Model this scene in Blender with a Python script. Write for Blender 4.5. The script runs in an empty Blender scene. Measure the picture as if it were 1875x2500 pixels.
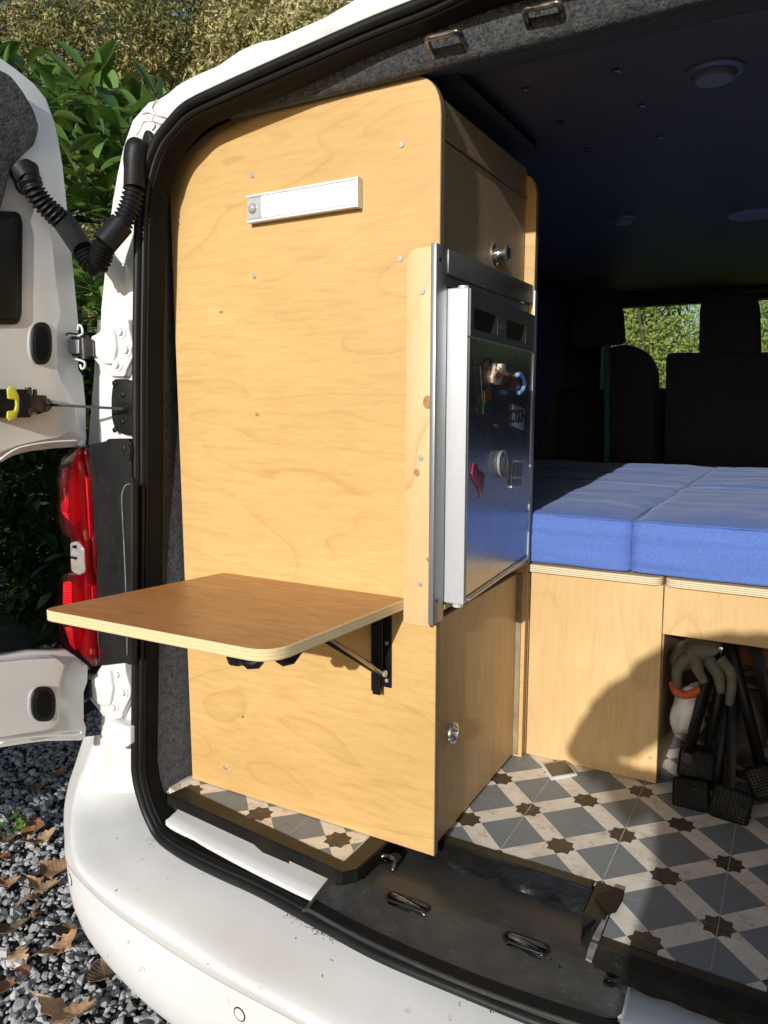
import bpy, bmesh, math, random
from mathutils import Vector, Matrix, noise
random.seed(7)
sc = bpy.context.scene
COL = sc.collection
# ---------------------------------------------------------------- camera
F = 1831.0; PX = 937.5; PY = 1250.0
RM = Matrix(((0.87216475, -0.06877772, 0.48435345),
             (0.48921205, 0.12354078, -0.86337086),
             (-0.00045673, 0.98995318, 0.14139480)))
CAM = Vector((0.51503849, -1.09609669, 0.78))
cd = bpy.data.cameras.new("camera"); cam = bpy.data.objects.new("camera", cd); COL.objects.link(cam)
cam.matrix_world = Matrix.Translation(CAM) @ RM.to_4x4()
cd.sensor_fit = 'VERTICAL'; cd.sensor_height = 36; cd.lens = F / 2500 * 36
cd.clip_start = 0.02; cd.clip_end = 400
sc.camera = cam
sc.render.resolution_x = 768; sc.render.resolution_y = 1024
# ---------------------------------------------------------------- light
SUN = Vector((-0.07, 1.0, -0.335)).normalized()
elev = math.asin(-SUN.z)
world = bpy.data.worlds.new("World"); sc.world = world; world.use_nodes = True
nt = world.node_tree; nt.nodes.clear()
sky = nt.nodes.new('ShaderNodeTexSky'); sky.sky_type = 'NISHITA'; sky.sun_disc = False
sky.sun_elevation = elev; sky.sun_rotation = math.atan2(-SUN.x, -SUN.y)
bg = nt.nodes.new('ShaderNodeBackground'); bg.inputs['Strength'].default_value = 0.098
wo = nt.nodes.new('ShaderNodeOutputWorld')
nt.links.new(sky.outputs[0], bg.inputs[0]); nt.links.new(bg.outputs[0], wo.inputs[0])
sd = bpy.data.lights.new("sun", 'SUN'); sd.energy = 4.05; sd.angle = math.radians(0.6); sd.color = (1.0, 0.975, 0.935)
so = bpy.data.objects.new("sun", sd); COL.objects.link(so)
so.rotation_euler = SUN.to_track_quat('-Z', 'Y').to_euler(); so.location = (2, -6, 5)
sc.view_settings.view_transform = 'Standard'; sc.view_settings.look = 'None'
sc.view_settings.exposure = 0.0; sc.view_settings.gamma = 1.0; sc.view_settings.use_curve_mapping = False

# ---------------------------------------------------------------- measuring helper
def ray(px, py): return RM @ Vector((px - PX, PY - py, -F))
def at(px, py, ax, val):
    """point of the place that lies on the plane  axis = val"""
    d = ray(px, py); return CAM + d * ((val - CAM[ax]) / d[ax])
def atp(px, py, p0, n):
    d = ray(px, py); return CAM + d * ((p0 - CAM).dot(n) / d.dot(n))

# ---------------------------------------------------------------- objects
ORG = {}
def tag(o, label=None, cat=None, group=None, kind=None):
    if label: o['label'] = label
    if cat: o['category'] = cat
    if group: o['group'] = group
    if kind: o['kind'] = kind
    return o
def thing(name, label, cat, loc=(0, 0, 0), group=None):
    o = bpy.data.objects.new(name, None); COL.objects.link(o); o.empty_display_size = .05
    o.location = loc; ORG[o.name] = Vector(loc); return tag(o, label, cat, group)
def obj(name, bm, mat, parent=None, smooth=False, label=None, auto=None, world_pts=True):
    """link a bmesh given in place coordinates as one object"""
    me = bpy.data.meshes.new(name)
    if parent is not None: org = ORG[parent.name]
    else:
        vs = [v.co for v in bm.verts]
        org = Vector((sum(v.x for v in vs) / len(vs), sum(v.y for v in vs) / len(vs), min(v.z for v in vs)))
    bmesh.ops.translate(bm, verts=bm.verts, vec=-org)
    bmesh.ops.recalc_face_normals(bm, faces=bm.faces)
    bm.to_mesh(me); bm.free()
    for m in (mat if isinstance(mat, (list, tuple)) else [mat]): me.materials.append(m)
    if smooth or auto:
        for p in me.polygons: p.use_smooth = True
        if auto: me.set_sharp_from_angle(angle=math.radians(auto))
    o = bpy.data.objects.new(name, me); COL.objects.link(o)
    if parent is not None: o.parent = parent
    else: o.location = org
    ORG[o.name] = org
    if label: o['label'] = label
    return o
def inst(name, me, parent, loc, rot=None, scale=None):
    """share a mesh: loc in place coordinates"""
    o = bpy.data.objects.new(name, me); COL.objects.link(o)
    o.parent = parent
    base = ORG[parent.name] if parent is not None else Vector((0, 0, 0))
    o.location = Vector(loc) - base
    if rot is not None: o.rotation_euler = rot
    if scale is not None: o.scale = scale
    ORG[o.name] = Vector(loc); return o
def bake(bm, name, mat, auto=40):
    me = bpy.data.meshes.new(name); bmesh.ops.recalc_face_normals(bm, faces=bm.faces); bm.to_mesh(me); bm.free()
    for m in (mat if isinstance(mat, (list, tuple)) else [mat]): me.materials.append(m)
    for p in me.polygons: p.use_smooth = True
    me.set_sharp_from_angle(angle=math.radians(auto)); return me

# ---------------------------------------------------------------- shapes
def B(): return bmesh.new()
def bevel(bm, w, seg=2, geom=None):
    if w > 0: bmesh.ops.bevel(bm, geom=geom or bm.edges[:], offset=w, segments=seg, affect='EDGES', profile=.5, clamp_overlap=True)
def box(x0, x1, y0, y1, z0, z1, bev=0, bm=None, seg=2):
    t = B(); bmesh.ops.create_cube(t, size=1)
    for v in t.verts:
        v.co = Vector((x0 + (v.co.x + .5) * (x1 - x0), y0 + (v.co.y + .5) * (y1 - y0), z0 + (v.co.z + .5) * (z1 - z0)))
    bevel(t, bev, seg); return merge(bm, t)
def merge(bm, t, mi=None):
    if mi is not None:
        for f in t.faces: f.material_index = mi
    if bm is None: return t
    me = bpy.data.meshes.new("t"); t.to_mesh(me); t.free(); bm.from_mesh(me); bpy.data.meshes.remove(me); return bm
def prism(pts, ext, bev=0, bm=None, seg=2):
    """closed polygon of 3D points, extruded by the vector ext"""
    t = B(); ext = Vector(ext)
    a = [t.verts.new(Vector(p)) for p in pts]; b = [t.verts.new(Vector(p) + ext) for p in pts]
    n = len(a); fa = t.faces.new(a); fb = t.faces.new(b[::-1])
    for i in range(n): t.faces.new((a[i], b[i], b[(i + 1) % n], a[(i + 1) % n]))
    bmesh.ops.recalc_face_normals(t, faces=t.faces)
    if bev > 0:
        es = [e for e in t.edges if (fa in e.link_faces or fb in e.link_faces)]
        bevel(t, bev, seg, es)
    return merge(bm, t)
def rnd(poly, r, n=5):
    """round the corners of a 2D polygon; r may be a list"""
    out = []; m = len(poly)
    for i in range(m):
        p = Vector(poly[i]); a = Vector(poly[i - 1]); c = Vector(poly[(i + 1) % m])
        rr = r[i] if isinstance(r, (list, tuple)) else r
        if rr <= 0: out.append(tuple(p)); continue
        u = (a - p); v = (c - p); rr2 = min(rr, u.length * .49, v.length * .49)
        p0 = p + u.normalized() * rr2; p1 = p + v.normalized() * rr2
        for k in range(n + 1):
            s = k / n; q = p0 * (1 - s) ** 2 + p * 2 * s * (1 - s) + p1 * s * s; out.append(tuple(q))
    return out
def xz(poly, y): return [(p[0], y, p[1]) for p in poly]
def yz(poly, x): return [(x, p[0], p[1]) for p in poly]
def xy(poly, z): return [(p[0], p[1], z) for p in poly]
def catmull(P, n=6, closed=False):
    P = [Vector(p) for p in P]; out = []; m = len(P)
    for i in range(m if closed else m - 1):
        p0 = P[(i - 1) % m] if closed or i > 0 else P[0]; p1 = P[i]; p2 = P[(i + 1) % m]
        p3 = P[(i + 2) % m] if closed or i + 2 < m else P[-1]
        for k in range(n):
            t = k / n
            out.append(.5 * ((2 * p1) + (p2 - p0) * t + (2 * p0 - 5 * p1 + 4 * p2 - p3) * t * t + (3 * p1 - p0 - 3 * p2 + p3) * t ** 3))
    if not closed: out.append(P[-1])
    return out
def tube(path, rad, seg=10, bm=None, closed=False, caps=True):
    t = B(); path = [Vector(p) for p in path]; n = len(path); rings = []
    up = Vector((0, 0, 1)); prev = None
    for i, p in enumerate(path):
        a = path[(i - 1) % n] if closed or i > 0 else path[0]; b = path[(i + 1) % n] if closed or i < n - 1 else path[-1]
        d = (b - a).normalized()
        if prev is None:
            u = d.cross(up)
            if u.length < .1: u = d.cross(Vector((0, 1, 0)))
            u.normalize()
        else: u = (prev - d * prev.dot(d)).normalized()
        prev = u; v = d.cross(u)
        r = rad[i] if isinstance(rad, (list, tuple)) else rad
        rings.append([t.verts.new(p + (u * math.cos(q) + v * math.sin(q)) * r) for q in [2 * math.pi * k / seg for k in range(seg)]])
    for i in range(n if closed else n - 1):
        A = rings[i]; C = rings[(i + 1) % n]
        for k in range(seg): t.faces.new((A[k], A[(k + 1) % seg], C[(k + 1) % seg], C[k]))
    if not closed and caps: t.faces.new(rings[0][::-1]); t.faces.new(rings[-1])
    return merge(bm, t)
def sweep(path, prof, inward, normal, closed=True, bm=None):
    """profile (w,h): w along inward(i), h along normal(i)"""
    t = B(); n = len(path); rings = []
    for i, p in enumerate(path):
        I = inward(i); N = normal(i)
        rings.append([t.verts.new(Vector(p) + I * w + N * h) for w, h in prof])
    m = len(prof)
    for i in range(n if closed else n - 1):
        A = rings[i]; C = rings[(i + 1) % n]
        for k in range(m): t.faces.new((A[k], A[(k + 1) % m], C[(k + 1) % m], C[k]))
    if not closed: t.faces.new(rings[0][::-1]); t.faces.new(rings[-1])
    return merge(bm, t)
def loft(rows, bm=None, closed=False):
    t = B(); R = [[t.verts.new(Vector(p)) for p in r] for r in rows]
    for i in range(len(R) - 1):
        n = len(R[i])
        for k in range(n if closed else n - 1):
            t.faces.new((R[i][k], R[i][(k + 1) % n], R[i + 1][(k + 1) % n], R[i + 1][k]))
    return merge(bm, t)
def lathe(prof, o, d, seg=24, bm=None):
    """profile (r,h) about axis d from o"""
    t = B(); d = Vector(d).normalized(); o = Vector(o)
    u = d.cross(Vector((0, 0, 1)))
    if u.length < .1: u = d.cross(Vector((1, 0, 0)))
    u.normalize(); v = d.cross(u); R = []
    for r, h in prof:
        R.append([t.verts.new(o + d * h + (u * math.cos(q) + v * math.sin(q)) * max(r, 1e-5)) for q in [2 * math.pi * k / seg for k in range(seg)]])
    for i in range(len(R) - 1):
        for k in range(seg): t.faces.new((R[i][k], R[i][(k + 1) % seg], R[i + 1][(k + 1) % seg], R[i + 1][k]))
    t.faces.new(R[0][::-1]); t.faces.new(R[-1])
    return merge(bm, t)
def beam(a, b, w, h, side=None, bev=0, bm=None):
    """bar from a to b; w along side, h across"""
    a = Vector(a); b = Vector(b); d = (b - a).normalized()
    s = Vector(side) if side is not None else d.cross(Vector((0, 0, 1)))
    s = (s - d * s.dot(d)).normalized(); q = d.cross(s)
    return prism([a + s * w / 2 + q * h / 2, a - s * w / 2 + q * h / 2, a - s * w / 2 - q * h / 2, a + s * w / 2 - q * h / 2], b - a, bev, bm, 1)

# ---------------------------------------------------------------- materials
def lin(r, g, b): return tuple(((c / 255) / 12.92 if c / 255 <= .04045 else ((c / 255 + .055) / 1.055) ** 2.4) for c in (r, g, b))
class N:
    def __init__(s, name):
        s.m = bpy.data.materials.new(name); s.m.use_nodes = True; s.t = s.m.node_tree
        s.b = s.t.nodes['Principled BSDF']; s.co = s.new('ShaderNodeTexCoord').outputs['Object']
    def new(s, k, **kw):
        n = s.t.nodes.new(k)
        for a, v in kw.items(): setattr(n, a, v)
        return n
    def link(s, a, b): s.t.links.new(a, b)
    def put(s, sock, v):
        if hasattr(v, 'is_linked') or isinstance(v, bpy.types.NodeSocket): s.link(v, sock)
        else: sock.default_value = v
    def map(s, scale=(1, 1, 1), loc=(0, 0, 0), rot=(0, 0, 0), src=None):
        n = s.new('ShaderNodeMapping'); s.link(src or s.co, n.inputs[0])
        n.inputs['Scale'].default_value = scale; n.inputs['Location'].default_value = loc; n.inputs['Rotation'].default_value = rot; return n.outputs[0]
    def noise(s, scale, src=None, detail=4, rough=.55, dist=0):
        n = s.new('ShaderNodeTexNoise'); s.link(src or s.co, n.inputs['Vector'])
        n.inputs['Scale'].default_value = scale; n.inputs['Detail'].default_value = detail
        n.inputs['Roughness'].default_value = rough; n.inputs['Distortion'].default_value = dist; return n.outputs[0]
    def ramp(s, fac, stops, interp='LINEAR'):
        n = s.new('ShaderNodeValToRGB'); s.link(fac, n.inputs[0]); e = n.color_ramp.elements; n.color_ramp.interpolation = interp
        while len(e) < len(stops): e.new(.5)
        for i, (p, c) in enumerate(stops):
            e[i].position = p; e[i].color = (c, c, c, 1) if isinstance(c, (int, float)) else (*c[:3], 1)
        return n.outputs[0]
    def mix(s, fac, a, b, mode='MIX'):
        n = s.new('ShaderNodeMix', data_type='RGBA', blend_type=mode)
        s.put(n.inputs[0], fac)
        for k, v in ((6, a), (7, b)):
            if isinstance(v, (tuple, list)): n.inputs[k].default_value = (*v[:3], 1)
            else: s.link(v, n.inputs[k])
        return n.outputs[2]
    def math(s, op, a, b=0., c=None):
        n = s.new('ShaderNodeMath', operation=op); s.put(n.inputs[0], a); s.put(n.inputs[1], b)
        if c is not None: s.put(n.inputs[2], c)
        return n.outputs[0]
    def bump(s, h, st=.3, dist=.002, prev=None):
        n = s.new('ShaderNodeBump'); s.link(h, n.inputs['Height']); n.inputs['Strength'].default_value = st; n.inputs['Distance'].default_value = dist
        if prev is not None: s.link(prev, n.inputs['Normal'])
        return n.outputs[0]
    def fin(s, col=None, rough=None, metal=None, normal=None, **kw):
        b = s.b
        if col is not None:
            if isinstance(col, (tuple, list)): b.inputs['Base Color'].default_value = (*col[:3], 1)
            else: s.link(col, b.inputs['Base Color'])
        if rough is not None: s.put(b.inputs['Roughness'], rough)
        if metal is not None: s.put(b.inputs['Metallic'], metal)
        if normal is not None: s.link(normal, b.inputs['Normal'])
        for k, v in kw.items(): b.inputs[k.replace('_', ' ')].default_value = v
        return s.m
def plain(name, c1, c2=None, scale=8, rough=.5, metal=0., bump=0., bscale=60, bdist=.001, stretch=(1, 1, 1), rvar=.1, **kw):
    n = N(name); v = n.map(stretch); f = n.noise(scale, v); f = n.ramp(f, [(.35, 0.), (.65, 1.)])
    col = n.mix(f, c1, c2 or tuple(x * .85 for x in c1))
    r = n.math('MULTIPLY_ADD', n.noise(scale * 3, v), rvar, rough - rvar / 2)
    nm = n.bump(n.noise(bscale, v, 3), bump, bdist) if bump else None
    return n.fin(col, r, metal, nm, **kw)
def wood(name, c, dark, ax='X', figure=.5, rough=.42, seed=0, streak=.5, flm=.45):
    """pale veneer, grain along ax: short fibres, soft bands and thin growth-ring contours"""
    n = N(name); st = lambda a, b: {'X': (a, b, b), 'Z': (b, b, a), 'Y': (b, a, b)}[ax]
    off_ = (seed * 1.7 + .3, seed * .9, seed * 2.3)
    # growth contours: iso-lines of a slow field, dark on one side and fading on the other
    fld = n.noise(1.35, n.map(st(1, 3.4), loc=off_), 2, .45, .3)
    fr = n.math('FRACT', n.math('MULTIPLY', fld, 11.0))
    wob = n.noise(26, n.map(st(.5, 2)), 3)
    fr = n.math('FRACT', n.math('MULTIPLY_ADD', wob, .10, fr))
    cont = n.ramp(fr, [(0, 1.), (.035, .75), (.10, .25), (.35, 0.), (.97, 0.), (1, 1.)])
    cont = n.math('MULTIPLY', cont, n.ramp(n.noise(3.1, n.map(st(1, 2), loc=off_), 2), [(.38, .1), (.62, 1.)]))
    band = n.ramp(n.noise(1.6, n.map(st(1, 1.8), loc=off_), 2, .5, .3), [(.30, 0.), (.70, 1.)])
    fib = n.ramp(n.noise(95, n.map(st(.16, 1)), 4, .7), [(.40, 0.), (.66, 1.)])
    fib2 = n.ramp(n.noise(60, n.map(st(.14, 1.2)), 5, .75), [(.50, 0.), (.72, 1.)])
    fleck = n.ramp(n.noise(30, n.map(st(.35, 1.2), loc=off_), 2), [(.70, 0.), (.78, 1.)])
    pale = n.ramp(n.noise(8, n.map(st(.8, 1.2), loc=off_), 2), [(.66, 0.), (.80, 1.)])
    col = n.mix(n.math('MULTIPLY', band, flm), c, dark)
    col = n.mix(n.math('MULTIPLY', cont, figure), col, tuple(x * .88 for x in dark))
    col = n.mix(n.math('MULTIPLY', fib, streak * .42), col, dark)
    col = n.mix(n.math('MULTIPLY', fib2, streak * .38), col, tuple(x * .85 for x in dark))
    col = n.mix(n.math('MULTIPLY', fleck, .20), col, tuple(x * .62 for x in dark))
    col = n.mix(n.math('MULTIPLY', pale, .35), col, tuple(min(1, x * 1.15) for x in c))
    return n.fin(col, n.math('MULTIPLY_ADD', fib, .12, rough - .05), 0., n.bump(fib, .10, .0005))
def ply_edge(name, ax='Z', pitch=.003, a=(.72, .56, .34), b=(.42, .28, .14), rough=.55, gr=.35):
    """edge of plywood: layers stacked along ax"""
    n = N(name); sep = n.new('ShaderNodeSeparateXYZ'); n.link(n.co, sep.inputs[0])
    z = sep.outputs['XYZ'.index(ax)]
    wv = n.math('MULTIPLY_ADD', n.noise(30), .0008, z)
    f = n.math('FRACT', n.math('DIVIDE', wv, pitch))
    f = n.ramp(f, [(0, 1.), (.24, 1.), (.34, 0.), (.60, 0.), (.68, .4), (.84, .4), (.92, 0.)])
    g = n.noise(140, n.map({'Z': (1, 1, .3), 'Y': (1, .3, 1), 'X': (.3, 1, 1)}[ax]), 3)
    col = n.mix(f, a, b); col = n.mix(n.math('MULTIPLY', n.ramp(g, [(.4, 0.), (.7, 1.)]), gr), col, b)
    return n.fin(col, rough, 0., n.bump(g, gr * .8, .0004))
def carpet(name, c1, c2, sc_=260, bump=1.):
    n = N(name); a = n.noise(sc_, None, 2, .7); b = n.noise(sc_ * .33, None, 3, .7); c = n.noise(3)
    f = n.math('MULTIPLY_ADD', b, .5, n.math('MULTIPLY', a, .5))
    col = n.mix(n.ramp(f, [(.38, 0.), (.6, 1.)]), c1, c2); col = n.mix(n.math('MULTIPLY', n.ramp(c, [(.4, 0.), (.6, 1.)]), .3), col, c1)
    return n.fin(col, .95, 0., n.bump(f, bump, .004), Sheen_Weight=.25, Sheen_Roughness=.5)

WHITE = plain('white_paint', (.80, .80, .79), (.74, .74, .72), 5, .22, bump=.02, bscale=40, Coat_Weight=.6, Coat_Roughness=.08)
def bumper_mat():
    n = N('bumper_plastic')
    d = n.ramp(n.noise(2.2, n.map((1, 1, 1)), 4), [(.35, 0.), (.7, 1.)])
    col = n.mix(d, (.82, .825, .825), (.71, .70, .675))
    gr_ = n.ramp(n.noise(16, n.map((1, 1, 1)), 7, .8), [(.52, 0.), (.70, 1.)]); col = n.mix(n.math('MULTIPLY', gr_, .10), col, (.42, .39, .33))
    sp = n.ramp(n.noise(55, None, 2), [(.68, 0.), (.73, 1.)])
    sp = n.math('MULTIPLY', sp, n.ramp(n.noise(7), [(.5, 0.), (.6, 1.)]))
    col = n.mix(n.math('MULTIPLY', sp, .5), col, (.12, .11, .08))
    return n.fin(col, n.math('MULTIPLY_ADD', n.noise(30), .12, .32), 0., n.bump(n.noise(420, None, 2), .12, .0006), Coat_Weight=.25, Coat_Roughness=.2)
BUMPER = bumper_mat()
RUBBER = plain('black_rubber', (.010, .010, .011), (.016, .016, .016), 12, .45, bump=.15, bscale=90, Specular_IOR_Level=.28)
RUBBER2 = plain('ribbed_rubber', (.008, .0075, .007), (.005, .005, .005), 12, .6, bump=.2, bscale=70, Specular_IOR_Level=.12)
def worn_plastic(name, base, pale, brown=None, amt=.5, rough=.5, grain=420, spec=.22):
    n = N(name); s = n.ramp(n.noise(9, n.map((1.5, 3, 1)), 6, .7), [(.45, 0.), (.75, 1.)])
    scr = n.ramp(n.noise(60, n.map((1, 5, .6), rot=(0, .5, .6)), 4, .8), [(.58, 0.), (.7, 1.)])
    col = n.mix(n.math('MULTIPLY', s, amt), base, pale)
    if brown: col = n.mix(n.ramp(n.noise(4.5), [(.42, 0.), (.62, .75)]), col, brown)
    col = n.mix(n.math('MULTIPLY', scr, .22 * amt), col, tuple(min(1, x * 4) for x in pale))
    return n.fin(col, n.math('MULTIPLY_ADD', s, .15, rough - .05), 0., n.bump(n.noise(grain, None, 2), .25, .0007), Specular_IOR_Level=spec)
TRIM = worn_plastic('black_trim_plastic', (.012, .0125, .013), (.026, .026, .027))
SILL = worn_plastic('worn_sill_plastic', (.026, .026, .0265), (.055, .054, .051), (.045, .040, .031), .9, .40, 300, .45)
SATIN = plain('satin_black_metal', (.006, .006, .0065), (.010, .010, .010), 10, .38, bump=.05, Specular_IOR_Level=.3)
CHROME = plain('chrome', (.88, .86, .82), (.8, .78, .75), 4, .2, .95, rvar=.05)
ZINC = plain('zinc_screw', (.66, .63, .56), (.45, .43, .38), 300, .42, .6)
STEEL = plain('brushed_steel', (.36, .37, .38), (.31, .32, .33), 30, .36, .6, stretch=(1, 1, .05), rvar=.08)
DSTEEL = plain('black_steel_part', (.05, .05, .052), (.09, .085, .08), 60, .35, .7)
GSTEEL = plain('grey_coated_steel', (.15, .15, .16), (.12, .12, .125), 60, .38, .3)
SILVER = plain('silver_plastic', (.62, .63, .64), (.57, .58, .6), 300, .38, .25, bump=.1, bscale=400, bdist=.0003)
FRIDGE = plain('fridge_door_film', (.34, .35, .37), (.30, .31, .33), 9, .27, .85, rvar=.12, bump=.03, bscale=22)
FRIDGEP = plain('fridge_grey_plastic', (.17, .172, .185), (.15, .152, .165), 50, .38, .2)
BIRCH = wood('birch_veneer', (.715, .475, .195), (.47, .27, .088), 'X', .44, .40, 0, .85, .50)
BIRCH_V = wood('birch_veneer_door', (.60, .41, .20), (.43, .26, .11), 'Z', .5, .42, 3, .6, .4)
BIRCH_G = wood('birch_veneer_grey', (.44, .335, .205), (.31, .225, .13), 'Z', .2, .5, 5, .9, .4)
BIRCH_B = wood('birch_veneer_bed', (.72, .50, .24), (.50, .30, .11), 'Z', .35, .45, 8, .75, .55)
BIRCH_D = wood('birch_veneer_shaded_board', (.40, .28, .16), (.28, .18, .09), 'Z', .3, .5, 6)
TABLE = wood('beech_table_top', (.50, .245, .092), (.33, .15, .052), 'X', .4, .38, 12, 1.2, .6)
PINE = wood('pine_batten', (.80, .54, .28), (.60, .32, .12), 'Z', .6, .5, 2, .35, .3)
RAWWOOD = wood('raw_batten', (.55, .40, .22), (.4, .27, .13), 'X', .3, .6, 2)
EDGE_Z = ply_edge('plywood_edge', 'Z', .0062, (.80, .63, .38), (.52, .36, .18))
EDGE_X = ply_edge('plywood_edge_side', 'Y', .003, (.34, .27, .17), (.20, .14, .08))
EDGE_S = ply_edge('slat_board_edge', 'Z', .0041, (.80, .70, .48), (.30, .20, .10), .55, .06)
CARPET = carpet('grey_carpet_lining', (.010, .010, .011), (.065, .065, .07))
CARPET_H = carpet('header_carpet', (.016, .017, .019), (.12, .128, .135), 240)
CARPET_D = carpet('door_carpet', (.008, .008, .010), (.085, .085, .09), 190)
CEIL = plain('navy_ceiling_vinyl', (.145, .120, .105), (.165, .135, .12), 3, .52, bump=.12, bscale=350, bdist=.0006)
DARK = plain('dark_seat_fabric', (.022, .022, .024), (.034, .034, .036), 60, .9, bump=.3, bscale=400)
DARKP = plain('dark_cab_plastic', (.05, .047, .042), (.06, .056, .05), 6, .6)
TEAL = plain('teal_seat_piping', (.02, .12, .16), (.025, .10, .13), 60, .6)
CURTAIN = plain('navy_curtain_cloth', (.035, .037, .09), (.05, .054, .12), 40, .9, bump=.2, bscale=300)
def fabric():
    n = N('blue_mattress_fabric')
    a = n.noise(520, n.map((1, 1, .35)), 2, .6); b = n.noise(520, n.map((.35, 1, 1)), 2, .6)
    f = n.math('MULTIPLY_ADD', a, .5, n.math('MULTIPLY', b, .5)); g = n.noise(5, None, 4)
    col = n.mix(n.ramp(f, [(.4, 0.), (.6, 1.)]), (.075, .145, .45), (.11, .195, .53))
    col = n.mix(n.math('MULTIPLY', n.ramp(g, [(.35, 0.), (.65, 1.)]), .3), col, (.11, .18, .46))
    nm = n.bump(n.noise(9, n.map((1, .6, 2.2)), 3, .5, .5), .35, .008); nm = n.bump(f, .35, .0008, nm)
    return n.fin(col, .9, 0., nm, Sheen_Weight=.22, Sheen_Roughness=.35, Sheen_Tint=(.75, .8, .85, 1))
FABRIC = fabric()
def tile_mat():
    n = N('patterned_floor_tile'); S = .1785
    sep = n.new('ShaderNodeSeparateXYZ'); n.link(n.co, sep.inputs[0])
    ax = n.math('ABSOLUTE', n.math('DIVIDE', sep.outputs[0], S)); ay = n.math('ABSOLUTE', n.math('DIVIDE', sep.outputs[1], S))
    def star(x, y, s):
        sq = n.math('LESS_THAN', n.math('MAXIMUM', x, y), s); di = n.math('LESS_THAN', n.math('ADD', x, y), s * 1.4142)
        return n.math('MAXIMUM', sq, di)
    bx = n.math('SUBTRACT', .5, ax); by = n.math('SUBTRACT', .5, ay)
    st = n.math('MAXIMUM', star(ax, ay, .107), star(bx, by, .107))
    d1 = n.math('LESS_THAN', n.math('ADD', bx, ay), .348); d2 = n.math('LESS_THAN', n.math('ADD', ax, by), .348)
    dm = n.math('MAXIMUM', d1, d2)
    wc = n.new('ShaderNodeNewGeometry').outputs['Position']
    g = n.noise(14, wc, 6, .7); h = n.noise(75, wc, 3, .6)
    cream = n.mix(n.ramp(g, [(.38, 0.), (.72, 1.)]), (.86, .80, .69), (.68, .60, .48))
    blue = n.mix(n.ramp(g, [(.3, 0.), (.7, 1.)]), (.18, .212, .232), (.225, .25, .262))
    brown = n.mix(n.ramp(h, [(.3, 0.), (.7, 1.)]), (.058, .044, .030), (.082, .064, .045))
    col = n.mix(dm, cream, blue); col = n.mix(st, col, brown)
    dirt = n.math('MULTIPLY', n.ramp(n.noise(30, wc, 7, .82), [(.52, 0.), (.66, 1.)]), .55)
    col = n.mix(dirt, col, (.20, .155, .10))
    return n.fin(col, n.math('MULTIPLY_ADD', g, .3, .38), 0., n.bump(h, .1, .0005))
TILE = tile_mat()
GROUT = plain('pale_grout', (.70, .66, .58), (.50, .46, .38), 40, .7)
SUBFLOOR = plain('subfloor', (.3, .26, .2), None, 20, .8)
BLACKWOOD = worn_plastic('black_painted_timber', (.006, .0055, .005), (.022, .019, .014), None, .7, .45, 160)
TIMBERTOP = worn_plastic('worn_timber_top', (.045, .034, .019), (.085, .064, .034), (.022, .018, .012), .8, .5, 160)
TAPE = plain('black_plastic_film', (.005, .005, .005), (.009, .009, .008), 30, .25, bump=.5, bscale=40, bdist=.003, stretch=(1, 2, 1))
GREYTAPE = plain('torn_grey_tape', (.32, .32, .31), (.18, .17, .16), 60, .6, bump=.5, bscale=120)
LED = N('led_diffuser').fin((.95, .95, .96), .35, 0., None, Emission_Color=(.9, .95, 1, 1), Emission_Strength=.12)
ALU = plain('aluminium', (.68, .68, .68), (.62, .62, .62), 60, .3, .85)
LGREY = plain('light_grey_plastic', (.5, .5, .51), None, 50, .4)
YELLOW = plain('yellow_plastic', (.62, .60, .06), (.55, .53, .05), 20, .4)
def lens_mat():
    n = N('red_lens_cover'); t = n.t
    tr = n.new('ShaderNodeBsdfTransparent'); tr.inputs[0].default_value = (.62, .03, .035, 1)
    gl = n.new('ShaderNodeBsdfGlossy'); gl.inputs['Roughness'].default_value = .04
    df = n.new('ShaderNodeBsdfDiffuse'); df.inputs[0].default_value = (.30, .004, .008, 1)
    fr = n.new('ShaderNodeFresnel'); fr.inputs[0].default_value = 1.5
    a = n.new('ShaderNodeMixShader'); a.inputs[0].default_value = .35; n.link(tr.outputs[0], a.inputs[1]); n.link(df.outputs[0], a.inputs[2])
    m = n.new('ShaderNodeMixShader'); n.link(fr.outputs[0], m.inputs[0]); n.link(a.outputs[0], m.inputs[1]); n.link(gl.outputs[0], m.inputs[2])
    n.link(m.outputs[0], t.nodes['Material Output'].inputs[0]); return n.m
LENS = lens_mat()
def ribbed(name, c1, c2, pitch, ax=2, rough=.15):
    n = N(name); sep = n.new('ShaderNodeSeparateXYZ'); n.link(n.co, sep.inputs[0])
    w = n.math('ABSOLUTE', n.math('SUBTRACT', n.math('FRACT', n.math('DIVIDE', sep.outputs[ax], pitch)), .5))
    col = n.mix(n.math('MULTIPLY', w, 1.6), c1, c2)
    return n.fin(col, rough, 0., n.bump(w, .6, .003), Coat_Weight=.8)
REFL = ribbed('red_reflector', (.95, .02, .03), (.55, .0, .008), .006)
REFL2 = ribbed('dark_red_reflector', (.75, .01, .02), (.25, .0, .005), .004, 0)
CLEARLAMP = plain('clear_lamp_plastic', (.62, .57, .52), (.45, .40, .38), 70, .12, .4)
def glass_mat():
    n = N('window_glass'); tr = n.new('ShaderNodeBsdfTransparent'); tr.inputs[0].default_value = (.86, .9, .87, 1)
    gl = n.new('ShaderNodeBsdfGlossy'); gl.inputs['Roughness'].default_value = .02
    fr = n.new('ShaderNodeFresnel'); fr.inputs[0].default_value = 1.45; m = n.new('ShaderNodeMixShader')
    n.link(fr.outputs[0], m.inputs[0]); n.link(tr.outputs[0], m.inputs[1]); n.link(gl.outputs[0], m.inputs[2])
    n.link(m.outputs[0], n.t.nodes['Material Output'].inputs[0]); return n.m
GLASS = glass_mat()
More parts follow.
